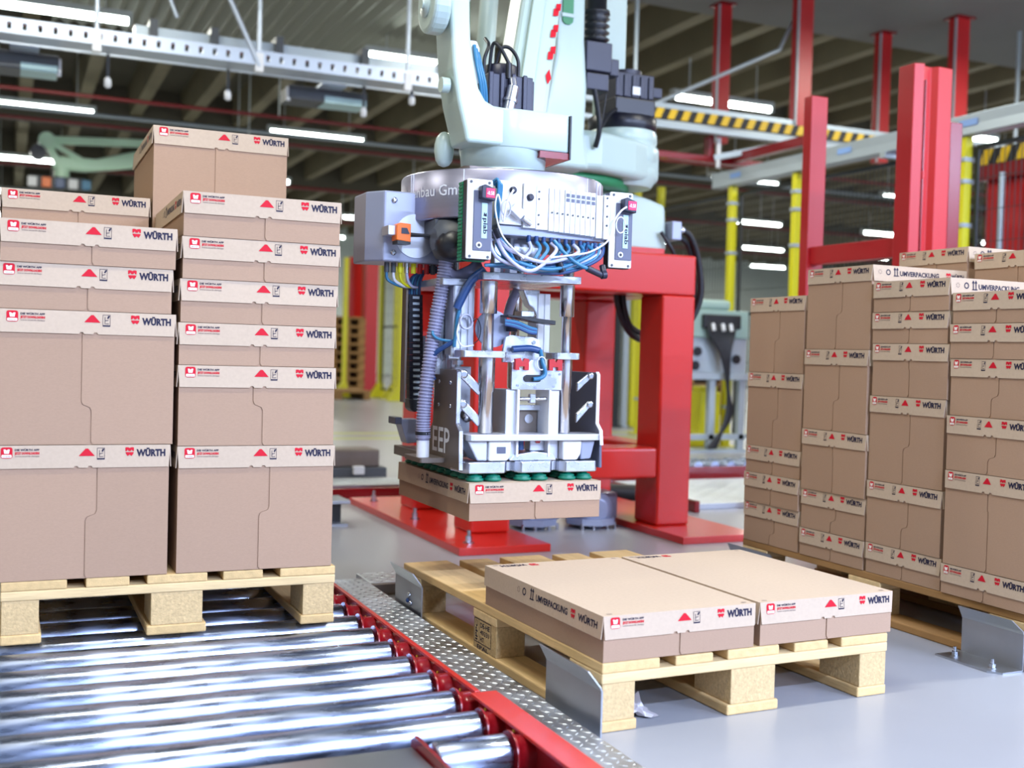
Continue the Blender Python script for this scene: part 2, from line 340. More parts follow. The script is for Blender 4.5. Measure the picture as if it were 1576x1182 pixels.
def side_print(mb, mw, D, LH, o, r, u):
    sm = D < .5; c0, c1, a0, t0, t1 = (.07, .155, .222, .275, .69) if sm else (.335, .385, .445, .488, .745)
    for c, w in ((c0, .006), (c1, .0075)):
        ring = circ(c*D, .58*LH, w*1.25, 14); inn = circ(c*D, .58*LH, w*.8, 14)
        mb.flat(ring+inn, [(i, (i+1) % 14, 14+(i+1) % 14, 14+i) for i in range(0, 14, 1 if c == c1 else 2)], o, r, u, 'ink_navy' if c == c1 else 'ink_grey')
    for c in (a0, a0+.0102/D):
        mb.poly([(c*D-.0018, .40*LH), (c*D+.0018, .40*LH), (c*D+.0018, .75*LH), (c*D-.0018, .75*LH)], o, r, u, 'ink_navy')
        mb.poly([(c*D-.0055, .74*LH), (c*D+.0055, .74*LH), (c*D, .92*LH)], o, r, u, 'ink_navy')
    mb.poly([(a0*D-.0048, .34*LH), (a0*D+.016, .34*LH), (a0*D+.016, .40*LH), (a0*D-.0048, .40*LH)], o, r, u, 'ink_navy')
    fit_text(mb, 'UMVERPACKUNG', o, r, u, t0*D, t1*D, .40*LH, .30*LH, 'ink_navy', 0.03)
    logo(mw, .77*D, .36*LH, .42*LH, o, r, u); fit_text(mw, 'WÜRTH', o, r, u, .825*D, .965*D, .40*LH, .30*LH, 'ink_navy', 0.035)
_BOX = {}
FL = 0.003   # flare of the lid skirt at its lower edge
def box_meshes(W, D, H, LH, flip, seam):
    k = (W, D, H, LH, flip, seam)
    if k in _BOX: return _BOX[k]
    M = {}
    w, d, T = W/2, D/2, 0.0026
    M['body'] = MB().box(-w, w, -d, d, 0, H-0.004, 'carton').mesh('body')
    # two front flaps meeting in a stepped seam
    zt = H-0.006; g = 0.0017; xu, xl, jf = seam
    xu, xl = -w+xu*W, -w+xl*W; zj = (zt-LH)*(1-jf); rr = min(0.012, abs(xu-xl)/2+1e-4, zj*.4+1e-4)
    if abs(xu-xl) < 1e-3: line = [(xl-0.006, 0.001), (xl, 0.008), (xl, zt)]
    else:
        sgn = 1 if xu > xl else -1
        line = [(xl-0.006, 0.001), (xl, 0.008), (xl, zj-rr), (xl+sgn*rr*.3, zj-rr*.3), (xl+sgn*rr, zj), (xu-sgn*rr, zj), (xu-sgn*rr*.3, zj+rr*.3), (xu, zj+rr), (xu, zt)]
    for nm, sg in (('flap_a', -1), ('flap_b', 1)):
        L = [(a+sg*g, b) for a, b in line]
        P = ([(-w, 0.001)]+L+[(-w, zt)]) if sg < 0 else (L+[(w, zt), (w, 0.001)])
        if sg > 0: P = [(line[0][0]+0.012, 0.001)]+L[1:]+[(w, zt), (w, 0.001)]
        M[nm] = MB().prism(P, 'y', -d-T+(0.0006 if sg < 0 else 0), -d-0.0001, 'carton').mesh('front_flap')
    # lid: top sheet and four flared skirts
    mb = MB(); ov = 0.0028; t = 0.0022
    mb.box(-w-ov, w+ov, -d-ov, d+ov, H-t, H, 'carton_lid')
    def skirt(axis, sg, half, depth, notch):
        hw = half+ov; lo = hw-0.004
        pts = [(-hw, 0), (-lo, LH)]
        if notch:
            for c in (-0.045*2*half, 0.035*2*half):
                c = c+0.0
                pts += [(c-.006, LH), (c-.003, LH-.0045), (c+.003, LH-.0045), (c+.006, LH)]
        pts += [(lo, LH), (hw, 0)]
        out, inn = [], []
        for s_, q in pts:
            y = depth+ov+FL*q/LH; z = H-q
            for lst, off in ((out, 0), (inn, -t)):
                lst.append((s_, sg*(y+off), z) if axis == 'y' else (sg*(y+off), s_, z))
        n = len(pts); V = out+inn; Fc = [tuple(range(n)), tuple(range(n, 2*n))[::-1]]+[(i, (i+1) % n, (i+1) % n+n, i+n) for i in range(n)]
        if (sg < 0) == (axis == 'y'): Fc = [f[::-1] for f in Fc]
        mb.add(V, Fc, 'carton_lid')
    for ax, half, dep in (('y', w, d), ('x', d, w)):
        for sg in (-1, 1): skirt(ax, sg, half, dep, ax == 'y' and sg < 0)
    M['lid'] = mb.mesh('lid')
    n = 0.0007; uv = Vector((0, FL, LH)).normalized()
    pa, pb, pc = MB(), MB(), MB(); front_print(pa, pb, pc, W+2*ov, LH, (-w-ov, -d-ov-FL-n, H-LH), (1, 0, 0), uv, flip)
    M['app'], M['hint'], M['word'] = pa.mesh('app_print'), pb.mesh('opening_print'), pc.mesh('word_mark')
    ps, pw = MB(), MB(); side_print(ps, pw, D+2*ov, LH, (-w-ov-FL-n, d+ov, H-LH), (0, -1, 0), Vector((FL, 0, LH)).normalized()); M['side_a'] = ps.mesh('handling_print'), pw.mesh('side_word_mark')
    ps, pw = MB(), MB(); side_print(ps, pw, D+2*ov, LH, (w+ov+FL+n, -d-ov, H-LH), (0, 1, 0), Vector((-FL, 0, LH)).normalized()); M['side_b'] = ps.mesh('handling_print'), pw.mesh('side_word_mark')
    _BOX[k] = M; return M
def carton(label, cx, cy, z, W, D, H, rz=0.0, LH=0.054, flip=False, seam=(.5, .5, .5), group=None, top_print=False, sides='a', parent_pose=None):
    t = thing('cardboard_box', label, 'box', (cx, cy, z), rz, group)
    M = box_meshes(round(W, 4), round(D, 4), round(H, 4), LH, flip, seam)
    link('body', M['body'], t); link('front_flap', M['flap_a'], t); link('front_flap', M['flap_b'], t)
    lid = link('lid', M['lid'], t); link('app_print', M['app'], lid); link('opening_print', M['hint'], lid); link('word_mark', M['word'], lid)
    if 'a' in sides: link('handling_print', M['side_a'][0], lid); link('side_word_mark', M['side_a'][1], lid)
    if 'b' in sides: link('handling_print', M['side_b'][0], lid); link('side_word_mark', M['side_b'][1], lid)
    if top_print:
        mb = MB(); o = (0, 0, H+0.0007); r, u = (-1, 0, 0), (0, -1, 0); x = W/2-0.105; y = -D/2+0.012
        logo(mb, x-0.03, y, 0.026, o, r, u); fit_text(mb, 'WÜRTH', o, r, u, x+0.002, x+0.075, y+.002, .020, 'ink_navy', .035)
        for sx in (-1, 1):
            for sy in (-1, 1): mb.poly([(sx*(W/2-.02)+a*.006, sy*(D/2-.012)+b*.004) for a, b in ((-1, -.3), (1, -1), (1, .2), (-1, 1))], o, r, u, 'ink_grey')
        mb.build('top_print', None, lid)
    return t
SA, SB, SC = (.457, .515, .64), (.575, .51, .42), (.505, .505, .5)
# stack on the rollers ------------------------------------------------
BZ = PZ+0.150
GL = 'boxes stacked on the roller pallet'
WL, DL = 0.392, 0.588
yf = 2.882+DL/2
lev = [BZ, .554, .873, .982, 1.082]
lab = ['big box, lowest of the column by the picture edge on the rollers', 'big box, second from the rollers in the column by the picture edge',
       'flat box, third from the rollers in the column by the picture edge', 'flat box, fourth from the rollers in the column by the picture edge']
for i in range(4): carton(lab[i], 0.177+(-.004, .003, -.004, .002)[i], yf+(0, .002, .004, 0)[i], lev[i], WL, DL, lev[i+1]-lev[i]-.0005, R((0, .1, -.2, .15)[i]), seam=(SB, SA, SC, SC)[i], group=GL)
carton('wide box hidden behind the column by the picture edge, resting on the pallet', 0.180, yf+.603, BZ, WL, DL, 1.12-BZ, seam=SA, group=GL)
carton('flat box peeking out behind the top of the column by the picture edge', 0.181, yf+.603, 1.1205, WL, DL, .104, R(-.3), seam=SC, group=GL)
lev = [BZ, .549, .75, .855, .963, 1.067, 1.178]
lab = ['big box, lowest of the column beside the robot gripper on the rollers', 'medium-height box, second from the rollers in the column beside the gripper', 'flat box, third from the rollers in the column beside the gripper',
       'flat box, fourth from the rollers in the column beside the gripper', 'flat box, fifth from the rollers in the column beside the gripper', 'flat box topping the front of the column beside the gripper, its side print showing']
for i in range(6): carton(lab[i], 0.587+(.0, -.002, -.004, .0, .003, .004)[i], yf+(0, 0, .003, .004, 0, -.002)[i], lev[i], WL, DL, lev[i+1]-lev[i]-.0005, R((0, 0, .2, -.1, -.2, -.4)[i]), seam=(SB, (.463, .525, .28), SC, SC, SC, SC)[i], group=GL)
carton('tall box hidden behind the column beside the gripper, resting on the pallet', 0.584, yf+.603, BZ, WL, DL, .92-BZ, seam=SA, group=GL)
carton('tallest box at the very top, behind the column beside the gripper', 0.584, yf+.603, .9205, WL, DL, 1.441-.9205, R(-.3), seam=(.45, .52, .42), group=GL)
# flat boxes on the floor pallet --------------------------------------
def on_mid(u, v):
    c, s = math.cos(R(1.873)), math.sin(R(1.873)); return 1.1606+c*u-s*v, 2.087+s*u+c*v
for u, lb in ((.1985, 'flat box on the floor pallet, beside the two upright metal guides'), (.611, 'flat box on the floor pallet, nearest the brown stack')):
    x, y = on_mid(u, .301); carton(lb, x, y, .1502, .394, .596, .100, R(1.873), LH=.050, seam=(.49, .49, .5), group='flat boxes on the floor pallet', top_print=True)
# box in the gripper ---------------------------------------------------
carton('flat box held in the air by the green suction cups', 1.347, 3.128, .343, .398, .596, .103, LH=.054, seam=(.49, .49, .5))
# brown stack -------------------------------------------------------------
GR = 'boxes of the brown stack'
COLS = {'far': (3.25, [.1503, .291, .398, .494, .757, 1.024]), 'second': (2.93, [.1503, .242, .374, .576, .842, 1.109]),
        'third': (2.61, [.1503, .244, .438, .701, .862, .958, 1.053]), 'near': (2.29, [.1503, .235, .503, .659, .821, .919, 1.008])}
NM = {'far': 'in the column by the red pedestal', 'second': 'in the second column from the red pedestal', 'third': 'in the third column from the red pedestal', 'near': 'in the column cut by the picture edge'}
ORD = ['lowest', 'second from below', 'third from below', 'fourth from below', 'fifth from below', 'topmost']
WR, DR = 0.307, 0.384
for c, (yc, lv) in COLS.items():
    n = len(lv)-1
    for i in range(n):
        h = lv[i+1]-lv[i]; size = 'tall' if h > .22 else ('medium-height' if h > .12 else 'flat')
        sm = SC if h < .12 else ((.575, .49, .52), (.56, .48, .45), (.5, .51, .2))[(i+len(c)) % 3]
        o = 'topmost' if i == n-1 else ORD[i]
        carton('%s brown box, %s %s' % (size, o, NM[c]), 2.462+DR/2+random.uniform(-.004, .004), yc+random.uniform(-.003, .003), lv[i], WR, DR, h-.0006, R(-90+random.uniform(-.5, .5)), LH=.050, flip=True, seam=sm, group=GR, sides='b')
for nm, yc, zt in (('second', 2.937, 1.19), ('third', 2.597, 1.163)):
    carton('box standing hidden on the pallet behind the %s brown column' % nm, 2.862+DR/2, yc, .1503, WR, DR, .65-.1503, R(-90), LH=.050, flip=True, seam=SA, group=GR, sides='b')
    carton('box whose printed lid shows behind the top of the %s brown column' % nm, 2.862+DR/2, yc, .6503, WR, DR, zt-.6503, R(-90), LH=.050, flip=True, seam=(.56, .56, .5), group=GR, sides='b')
# ------------------------------------------------------------------ roller conveyor
RZ, RR = 0.0445, 0.0385
conv = thing('roller_conveyor', 'low pallet conveyor of galvanised rollers with red side rail', 'conveyor', (0, 0, 0))
def roller_mesh(x0, x1):
    mb = MB(); mb.lathe((0, 0, 0), [(RR*.7, x0), (RR*.93, x0+.001), (RR, x0+.006), (RR, x1-.006), (RR*.93, x1-.001), (RR*.7, x1)], 28, 'zinc', 'x')
    mb.cyl((x0-.02, 0, 0), (x0, 0, 0), .008, 8, 'bolt'); mb.cyl((x1, 0, 0), (x1+.02, 0, 0), .008, 8, 'bolt'); return mb.mesh('roller')
rl = roller_mesh(-0.14, 0.872); rs = roller_mesh(0.725, 0.872)
cup = MB().lathe((0, 0, 0), [(.045, .877), (.046, .880), (.043, .884), (.037, .887), (.035, .900), (.036, .925)], 20, None, 'x').mesh('roller_cup'); cup.materials.clear(); cup.materials.append(MATS['red_dark'])
ry = [1.931+.1435*k for k in range(15)]
for k, y in enumerate(ry):
    link('roller', rs if k == 0 else rl, conv, (0, y, RZ)); link('roller_cup', cup, conv, (0, y, RZ-.002))
    if k < len(ry)-1: MB().lathe((.9195, y+.072, .06), [(.0036, 0), (.003, -.002)], 8, 'hazard_yellow', 'x').build('screw', None, conv)
B(.920, .930, 1.55, 4.1, 0, .082).build('side_rail', 'red_dark', conv, .002)
B(.917, .929, 2.2, 4.1, .076, .083).build('rail_lip', 'red_paint', conv, .001)
B(.903, .962, 1.4, 2.19, .076, .084).build('rail_cover', 'red_paint', conv, .002)
B(.955, .962, 1.4, 2.19, .0, .076).build('cover_web', 'red_dark', conv)
B(-.16, -.15, 1.55, 4.1, 0, .082).build('side_rail', 'red_dark', conv, .002)
B(.931, .961, 2.2, 4.1, .0, .046).build('dark_strip', 'black_rubber', conv)  # dark strip filling the space between rail and tread plate
MB().prism([(1.4, .0), (1.985, .0), (1.985, .075), (1.965, .088), (1.4, .088)], 'x', .700, .708).build('bracket_plate', 'red_dark', conv, .002)
MB().lathe((.699, 1.87, .055), [(.009, 0), (.009, -.004), (.005, -.006)], 12, 'bolt', 'x').build('bracket_screw', None, conv)
B(-.14, .697, 1.45, 1.965, .055, .068).build('end_plate', 'steel_sheet', conv, .003)
B(-.15, .92, 1.5, 4.1, .0, .004).build('drip_tray', 'steel_sheet', conv)

def chequer(name, label, x0, x1, y0, y1, z0, z1, step=.03, lab_cat='floor plate', rim=None):
    t = thing(name, label, lab_cat, (0, 0, 0)); B(x0, x1, y0, y1, z0, z1).build('plate', 'chequer', t, .002)
    mb = MB(); nx = int((x1-x0)/step); ny = int((y1-y0)/step)
    for i in range(nx):
        for j in range(ny):
            cx, cy = x0+(i+.5)*(x1-x0)/nx, y0+(j+.5)*(y1-y0)/ny; a = R(45 if (i+j) % 2 else -45)
            l, w = step*.52, step*.15; c, s = math.cos(a), math.sin(a)
            P = [(-l, 0), (0, -w), (l, 0), (0, w)]; Q = [(cx+c*p-s*q, cy+s*p+c*q) for p, q in P]; Q2 = [(cx+.5*(c*p-s*q), cy+.5*(s*p+c*q)) for p, q in P]
            mb.add([(a_, b_, z1) for a_, b_ in Q]+[(a_, b_, z1+.0015) for a_, b_ in Q2], [(4, 5, 6, 7)]+[(m, (m+1) % 4, (m+1) % 4+4, m+4) for m in range(4)], 'chequer')
    mb.build('tread_pattern', None, t, kind='stuff'); return t
chequer('tread_plate', 'long aluminium tread plate between the roller conveyor and the floor pallet', .962, 1.098, 1.35, 3.64, .0, .036, .021)
ch = chequer('tread_plate', 'short aluminium tread plate crossing behind the conveyor end', 1.10, 1.45, 3.55, 3.72, .0, .036, .026)
B(1.10, 1.45, 3.52, 3.55, 0, .035).build('edge_strip', 'dark_steel', ch)

# ------------------------------------------------------------------ bent sheet guides with floor bolts
def guide(label, x, y0, y1, side, ch_near, foot=True, h=.135, screws=False):
    """upright sheet along y; side=-1: lip and foot towards -x"""
    t = thing('sheet_guide', label, 'guide plate', (x, y0, 0), 0, 'bent sheet-metal pallet guides')
    L = y1-y0; th = .004; mb = MB()
    prof = [(0, .004), (0, h*.74), (side*.004, h*.80), (side*.022, h)]
    lo = [(0, .0, 0)]
    V = []; n = len(prof)
    for off in (0, -side*th):
        for k, (px, pz) in enumerate(prof):
            cut0 = .022 if (k == n-1 and ch_near) else 0
            V += [(px+off, cut0, pz), (px+off, L-(.004 if k == n-1 else 0), pz)]
    Fc = []
    for k in range(n-1):
        Fc += [(2*k, 2*k+1, 2*k+3, 2*k+2), tuple(2*n+q for q in (2*k+2, 2*k+3, 2*k+1, 2*k)), (2*k, 2*k+2, 2*n+2*k+2, 2*n+2*k), (2*k+1, 2*n+2*k+1, 2*n+2*k+3, 2*k+3)]
    Fc += [(2*n-2, 2*n-1, 4*n-1, 4*n-2), (0, 2*n, 2*n+1, 1)]
    mb.add(V, Fc, 'steel_sheet'); mb.build('upright', None, t)
    if foot:
        w = .095
        MB().prism([(0, 0), (side*(w-.025), 0), (side*w, .03), (side*w, L), (0, L)] if side > 0 else [(0, 0), (0, L), (side*w, L), (side*w, .03), (side*(w-.025), 0)], 'z', 0, .005, 'steel_sheet').build('foot', None, t)
        for yy in (.045, L-.035):
            bx = side*w*.62
            MB().lathe((bx, yy, .005), [(.011, 0), (.011, .002)], 14, 'bolt').cyl((bx, yy, .007), (bx, yy, .017), .0085, 6, 'bolt', smooth=False).cyl((bx, yy, .017), (bx, yy, .030), .0045, 10, 'bolt').build('anchor_bolt', None, t)
    if screws:
        for k, (yy, zz) in enumerate(((.10, .075), (.115, .055), (.085, .052))): MB().lathe((side*.0005, yy, zz), [(.007, 0), (.007, side*.005), (.004, side*.007)], 10, ('bolt', 'hose_dark_blue', 'bolt')[k], 'x').build('screw', None, t)
    return t
guide('upright galvanised guide plate at the near corner of the floor pallet', 1.128, 2.03, 2.29, -1, True, foot=False, h=.148)
guide('dark upright guide plate with small screws at the far corner of the floor pallet', 1.108, 3.08, 3.32, -1, True, foot=False, h=.152, screws=True)
guide('galvanised guide plate with bolted foot at the corner of the brown stack', 2.448, 2.142, 2.352, -1, True, h=.134)
g4 = guide('low dark guide rail at the far corner of the brown stack pallet', 2.448, 3.20, 3.46, -1, False, foot=False, h=.128)

# crumpled film under the floor pallet
mb = MB(); random.seed(3); n = 9; V = []
for i in range(n):
    for j in range(n):
        V.append((1.245+.012*i+random.uniform(-.006, .006), 2.16+.013*j+random.uniform(-.006, .006)-.03*(i/n), max(.003, .03*math.sin(i*.55)*math.sin(j*.5)+random.uniform(-.010, .016))))
mb.add(V, [(i*n+j, (i+1)*n+j, (i+1)*n+j+1, i*n+j+1) for i in range(n-1) for j in range(n-1)], 'plastic_film')
tag(mb.build('plastic_wrap'), 'crumpled scrap of pale wrapping film under the floor pallet', 'plastic wrap')
mb = MB(); V = []
for i in range(n):
    for j in range(5):
        V.append((1.25+.014*i, 2.30+.02*j, .015+.03*math.sin(j*.8)+.01*random.random()))
mb.add(V, [(i*5+j, (i+1)*5+j, (i+1)*5+j+1, i*5+j+1) for i in range(n-1) for j in range(4)], 'plastic_film')
tag(mb.build('plastic_wrap'), 'rolled greyish film in the shade inside the floor pallet', 'plastic wrap')
random.seed(11)
# ------------------------------------------------------------------ red pedestal
ped = thing('robot_pedestal', 'bright red welded steel pedestal carrying the robot', 'pedestal', (2.345, 4.89, 0))
def pp(name, mb, m, bevel=.006, seg=2):
    o = mb.build(name, m, ped, bevel, seg); o.location = (-2.345, -4.89, 0); return o
LX = ((1.802, 1.985), (2.712, 2.888)); LY = ((4.42, 4.62), (5.16, 5.36))
for (a, b) in ((1.63, 2.03), (2.66, 3.06)): pp('base_plate', B(a, b, 4.11, 5.67, 0, .032), 'red_paint', .003)
for xa, xb in LX:
    for ya, yb in LY: pp('leg', B(xa, xb, ya, yb, .032, 1.085), 'red_paint', .012, 3)
    pp('side_beam', B(xa, xb, 4.62, 5.16, 1.085, 1.27), 'red_paint', .012, 3); pp('side_beam', B(xa+.02, xb-.02, 4.62, 5.16, .25, .39), 'red_paint', .012, 3)
for ya, yb in LY:
    pp('cross_beam', B(1.802, 2.888, ya, yb, 1.085, 1.27), 'red_paint', .012, 3); pp('cross_beam', B(1.985, 2.712, ya+.002, yb-.002, .25, .39), 'red_paint', .014, 3)
pp('top_plate', B(1.86, 2.80, 4.56, 5.26, 1.27, 1.308), 'red_paint', .003)
for xa in (1.66,):
    for y in (4.21, 4.87, 5.5):
        pp('anchor_bolt', MB().lathe((xa+.05 if xa < 2 else xa, y, .032), [(.022, 0), (.022, .006)], 14, 'bolt').cyl((xa+.05 if xa < 2 else xa, y, .038), (xa+.05 if xa < 2 else xa, y, .062), .014, 6, 'bolt', smooth=False).cyl((xa+.05 if xa < 2 else xa, y, .062), (xa+.05 if xa < 2 else xa, y, .085), .008, 10, 'bolt'), None, 0)

# ------------------------------------------------------------------ robot
rob = thing('palletising_robot', 'pale green-white robot arm standing on the red pedestal', 'robot', (2.35, 4.93, 1.308))
def rp(name, mb, m=None, bevel=0.0, seg=3, par=None):
    o = mb.build(name, m, par or rob, bevel, seg)
    if par is None: o.location = (-2.35, -4.93, -1.308)
    return o
base = rp('base', MB().prism([(1.86, 1.308), (2.90, 1.308), (2.885, 1.53), (2.80, 1.555), (2.70, 1.575), (2.0, 1.575), (1.87, 1.53)], 'y', 4.70, 5.22), 'robot', .02)
rp('turntable', MB().lathe((2.35, 4.93, 0), [(.38, 1.575), (.40, 1.585), (.40, 1.615), (.37, 1.63)], 40), 'robot_green')
rp('shoulder_casting', MB().prism([(1.98, 4.72), (2.12, 4.50), (2.40, 4.46), (2.62, 4.54), (2.82, 4.66), (2.84, 4.86), (2.70, 5.10), (2.45, 5.28), (2.2, 5.26), (2.0, 5.05)], 'z', 1.62, 1.80), 'robot', .03, 4)
rp('gear_housing', MB().lathe((2.665, 4.76, 0), [(.145, 1.60), (.165, 1.63), (.170, 1.68), (.158, 1.70), (.172, 1.72), (.174, 1.77), (.160, 1.79), (.168, 1.81), (.166, 1.85), (.158, 1.866)], 36), 'robot')
drum = rp('gear_drum', MB().lathe((2.665, 4.76, 0), [(.160, 1.862), (.163, 1.866), (.163, 1.924), (.158, 1.928), (.12, 1.929)], 36), 'motor_dark')
rp('base_motor_flange', B(2.565, 2.782, 4.65, 4.86, 1.928, 2.012), 'motor_dark', .01)
m = MB().box(2.575, 2.775, 4.66, 4.85, 2.012, 2.125)
for k in range(5): m.box(2.566+.044*k, 2.590+.044*k, 4.652, 4.66, 2.012, 2.115)
m.cyl((2.675, 4.755, 2.125), (2.675, 4.755, 2.15), .075, 24)
rp('base_motor', m, 'motor', .004); rp('motor_connector', B(2.782, 2.835, 4.68, 4.75, 2.03, 2.08), 'motor', .006); rp('motor_label', B(2.655, 2.695, 4.649, 4.652, 2.025, 2.062), 'white_plastic')
rp('lower_arm', MB().prism([(2.02, 1.60), (2.29, 1.60), (2.262, 1.75), (2.268, 1.95), (2.25, 2.15), (2.245, 2.75), (2.12, 2.75), (2.11, 2.1), (2.07, 1.85)], 'y', 4.36, 4.52), 'robot', .02)
rp('arm_window', MB().prism(rrect(2.135, 2.205, 2.185, 2.36, .02), 'y', 4.352, 4.362), 'robot_green'); rp('window_band', B(2.130, 2.190, 4.349, 4.353, 2.235, 2.25), 'robot')
rp('counterbalance_plate', B(2.615, 2.755, 4.90, 4.98, 1.82, 2.85), 'robot', .01)
prof = [(.046, 2.75), (.046, 2.315), (.060, 2.31), (.062, 2.295)]
for k in range(4): z = 2.29-.03*k; prof += [(.042, z), (.062, z-.014), (.042, z-.028)]
rp('bellows', MB().lathe((2.345, 4.45, 0), prof[::-1], 28), 'black_plastic')
rp('bellows_motor', MB().box(2.272, 2.40, 4.39, 4.50, 2.035, 2.165).box(2.40, 2.447, 4.41, 4.47, 2.03, 2.105).box(2.278, 2.39, 4.395, 4.50, 1.955, 2.03), 'motor', .006)
rp('motor_cable', MB().tube([(2.32, 4.40, 1.96), (2.35, 4.41, 1.85), (2.36, 4.42, 1.78), (2.36, 4.45, 1.72)], .012, 8), 'cable_black')
rp('motor_cable', MB().tube([(2.39, 4.42, 1.95), (2.38, 4.42, 1.87), (2.365, 4.43, 1.76)], .004, 6), 'cable_black')
rp('motor_cable', MB().tube([(2.575, 4.66, 1.95), (2.50, 4.60, 1.90), (2.40, 4.52, 1.79)], .010, 8), 'cable_black')
# fore arm with warning marks
A_, B_ = Vector((1.452, 3.27, 1.50)), Vector((1.86, 3.93, 2.52))
arm = rp('upper_arm', MB().bar(A_, B_, .150, .12, 'robot', up=(0, 1, 0)), None, .02)
rp('arm_rib', MB().bar(A_+Vector((-.012, -.068, .03)), B_+Vector((-.012, -.068, .03)), .045, .012, 'robot', up=(0, 1, 0)), None, .003)
d = (B_-A_).normalized(); rt = d.cross(Vector((0, 1, 0))).normalized(); nf = rt.cross(d).normalized()
sgn = 1 if rt.x > 0 else -1; rt = rt*sgn
fr = nf if nf.y < 0 else -nf
for k in range(5):
    mk = MB()
    o = A_+d*(.20+.115*k)+rt*.055+fr*.0640
    if k == 0: mk.poly([(0, 0), (.018, .045), (0, .095), (-.018, .045)], o, rt*.62, d*.8, 'ink_red')
    else:
        mk.poly([(-.020, .0), (.012, .02), (.012, .07), (-.020, .05)], o, rt*.62, d*.8, 'ink_red'); mk.poly([(-.008, .045), (.022, .06), (.022, .11), (-.008, .09)], o, rt*.62, d*.8, 'ink_red')
    rp('warning_mark', mk)
rp('parallel_rod', MB().cyl((1.60, 3.95, 1.55), (1.70, 4.05, 2.75), .035, 16), 'robot')
rp('green_tie', MB().cyl((1.50, 3.9, 1.90), (1.52, 3.9, 2.08), .035, 14, r2=.012), 'robot_green'); rp('tie_tip', MB().lathe((1.512, 3.9, 2.08), [(.02, 0), (.025, .015), (.012, .03)], 12), 'robot')
rp('elbow_casting', MB().bar((2.22, 4.50, 2.74), (1.83, 3.88, 2.55), .20, .22, 'robot'), None, .03)
rp('elbow_pivot', MB().cyl((2.05, 4.44, 2.72), (2.32, 4.44, 2.72), .11, 24), 'robot')
rp('link_head', MB().bar((1.092, 3.05, 2.55), (1.86, 3.93, 2.60), .07, .07, 'robot').cyl((1.06, 3.05, 2.56), (1.125, 3.05, 2.56), .075, 20, 'robot'), None, .01)
rp('spring_head', MB().bar((2.345, 4.45, 2.74), (2.685, 4.94, 2.80), .09, .09, 'robot'), None, .01)
# wrist linkage
def yz_round(cy, cz, r, y0, y1, z1, n=14):
    return [(cy+r*math.cos(R(180+180*i/n)), cz+r*math.sin(R(180+180*i/n))) for i in range(n+1)]+[(y1, z1), (y0, z1)]
rp('link_arm', MB().prism(yz_round(3.05, 1.775, .078, 2.985, 3.115, 2.6), 'x', 1.066, 1.118), 'robot', .012)
rp('link_pin', MB().lathe((1.066, 3.05, 1.775), [(.035, 0), (.035, -.006), (.012, -.008), (.012, -.014)], 18, 'robot', 'x'))
wl = [(1.1495+.0305*math.cos(R(a)), 1.800+.0305*math.sin(R(a))) for a in range(0, 181, 20)]+[(1.124, 1.72), (1.134, 1.60), (1.150, 1.51), (1.172, 1.43), (1.180, 1.395), (1.35, 1.395), (1.35, 1.503), (1.262, 1.506), (1.235, 1.518), (1.214, 1.55), (1.200, 1.61), (1.186, 1.68), (1.182, 1.74)]
rp('wrist_link', MB().prism(wl, 'y', 3.0, 3.13), 'robot', .010, 3)
rp('link_lump', MB().lathe((1.172, 3.16, 1.40), [(.004, -.055), (.016, -.05), (.025, -.036), (.029, -.012), (.029, .01), (.024, .03), (.012, .045), (.004, .048)], 22), 'robot')
for k in range(5): rp('link_bolt', MB().lathe((1.1805, 3.06+.004*k, 1.79-.035*k), [(.008, 0), (.008, .004), (.004, .005)], 8, 'robot', 'x'))
rp('link_boss', MB().cyl((1.112, 3.04, 1.555), (1.135, 3.04, 1.555), .022, 14), 'robot')
rp('tube_clamp', MB().prism([(1.185, 1.57), (1.225, 1.57), (1.225, 1.67), (1.215, 1.69), (1.195, 1.69), (1.185, 1.67)], 'y', 3.03, 3.06), 'white_plastic', .004)
hs = [(1.345-.132*math.cos(R(a)), 3.12-.132*math.sin(R(a))) for a in range(-80, 91, 6)]+[(1.492, 2.988), (1.500, 2.996), (1.500, 3.22), (1.40, 3.25)]
wrist = rp('wrist_housing', MB().prism(hs, 'z', 1.392, 1.503), 'robot', .006, 3)
for f in wrist.data.polygons: f.use_smooth = abs(f.normal.z) < .5
rp('wrist_guard', B(1.405, 1.498, 2.99, 3.2, 1.372, 1.391), 'red_dark')
rp('wrist_guard_lip', B(1.498, 1.503, 2.985, 3.2, 1.372, 1.50), 'black_plastic')
rp('wrist_flange', MB().lathe((1.345, 3.12, 0), [(.116, 1.306), (.120, 1.310), (.123, 1.335), (.119, 1.337), (.124, 1.339), (.130, 1.393)], 40), 'robot')
mm = MB().box(1.262, 1.405, 3.05, 3.21, 1.50, 1.612).box(1.38, 1.414, 3.06, 3.18, 1.50, 1.605)
for k in range(4): mm.box(1.262+.036*k, 1.276+.036*k, 3.043, 3.05, 1.50, 1.615)
rp('wrist_motor', mm, 'motor', .004); rp('motor_cap', MB().lathe((1.335, 3.13, 1.612), [(.055, 0), (.055, .035), (.05, .04)], 28), 'motor')
rp('motor_plug', MB().cyl((1.318, 3.035, 1.49), (1.335, 3.035, 1.575), .017, 14, 'alu').cyl((1.326, 3.035, 1.53), (1.328, 3.035, 1.538), .021, 14, 'alu').cyl((1.335, 3.035, 1.575), (1.333, 3.04, 1.60), .011, 12, 'chrome').cyl((1.325, 3.05, 1.60), (1.325, 3.05, 1.645), .009, 10, 'black_plastic'))
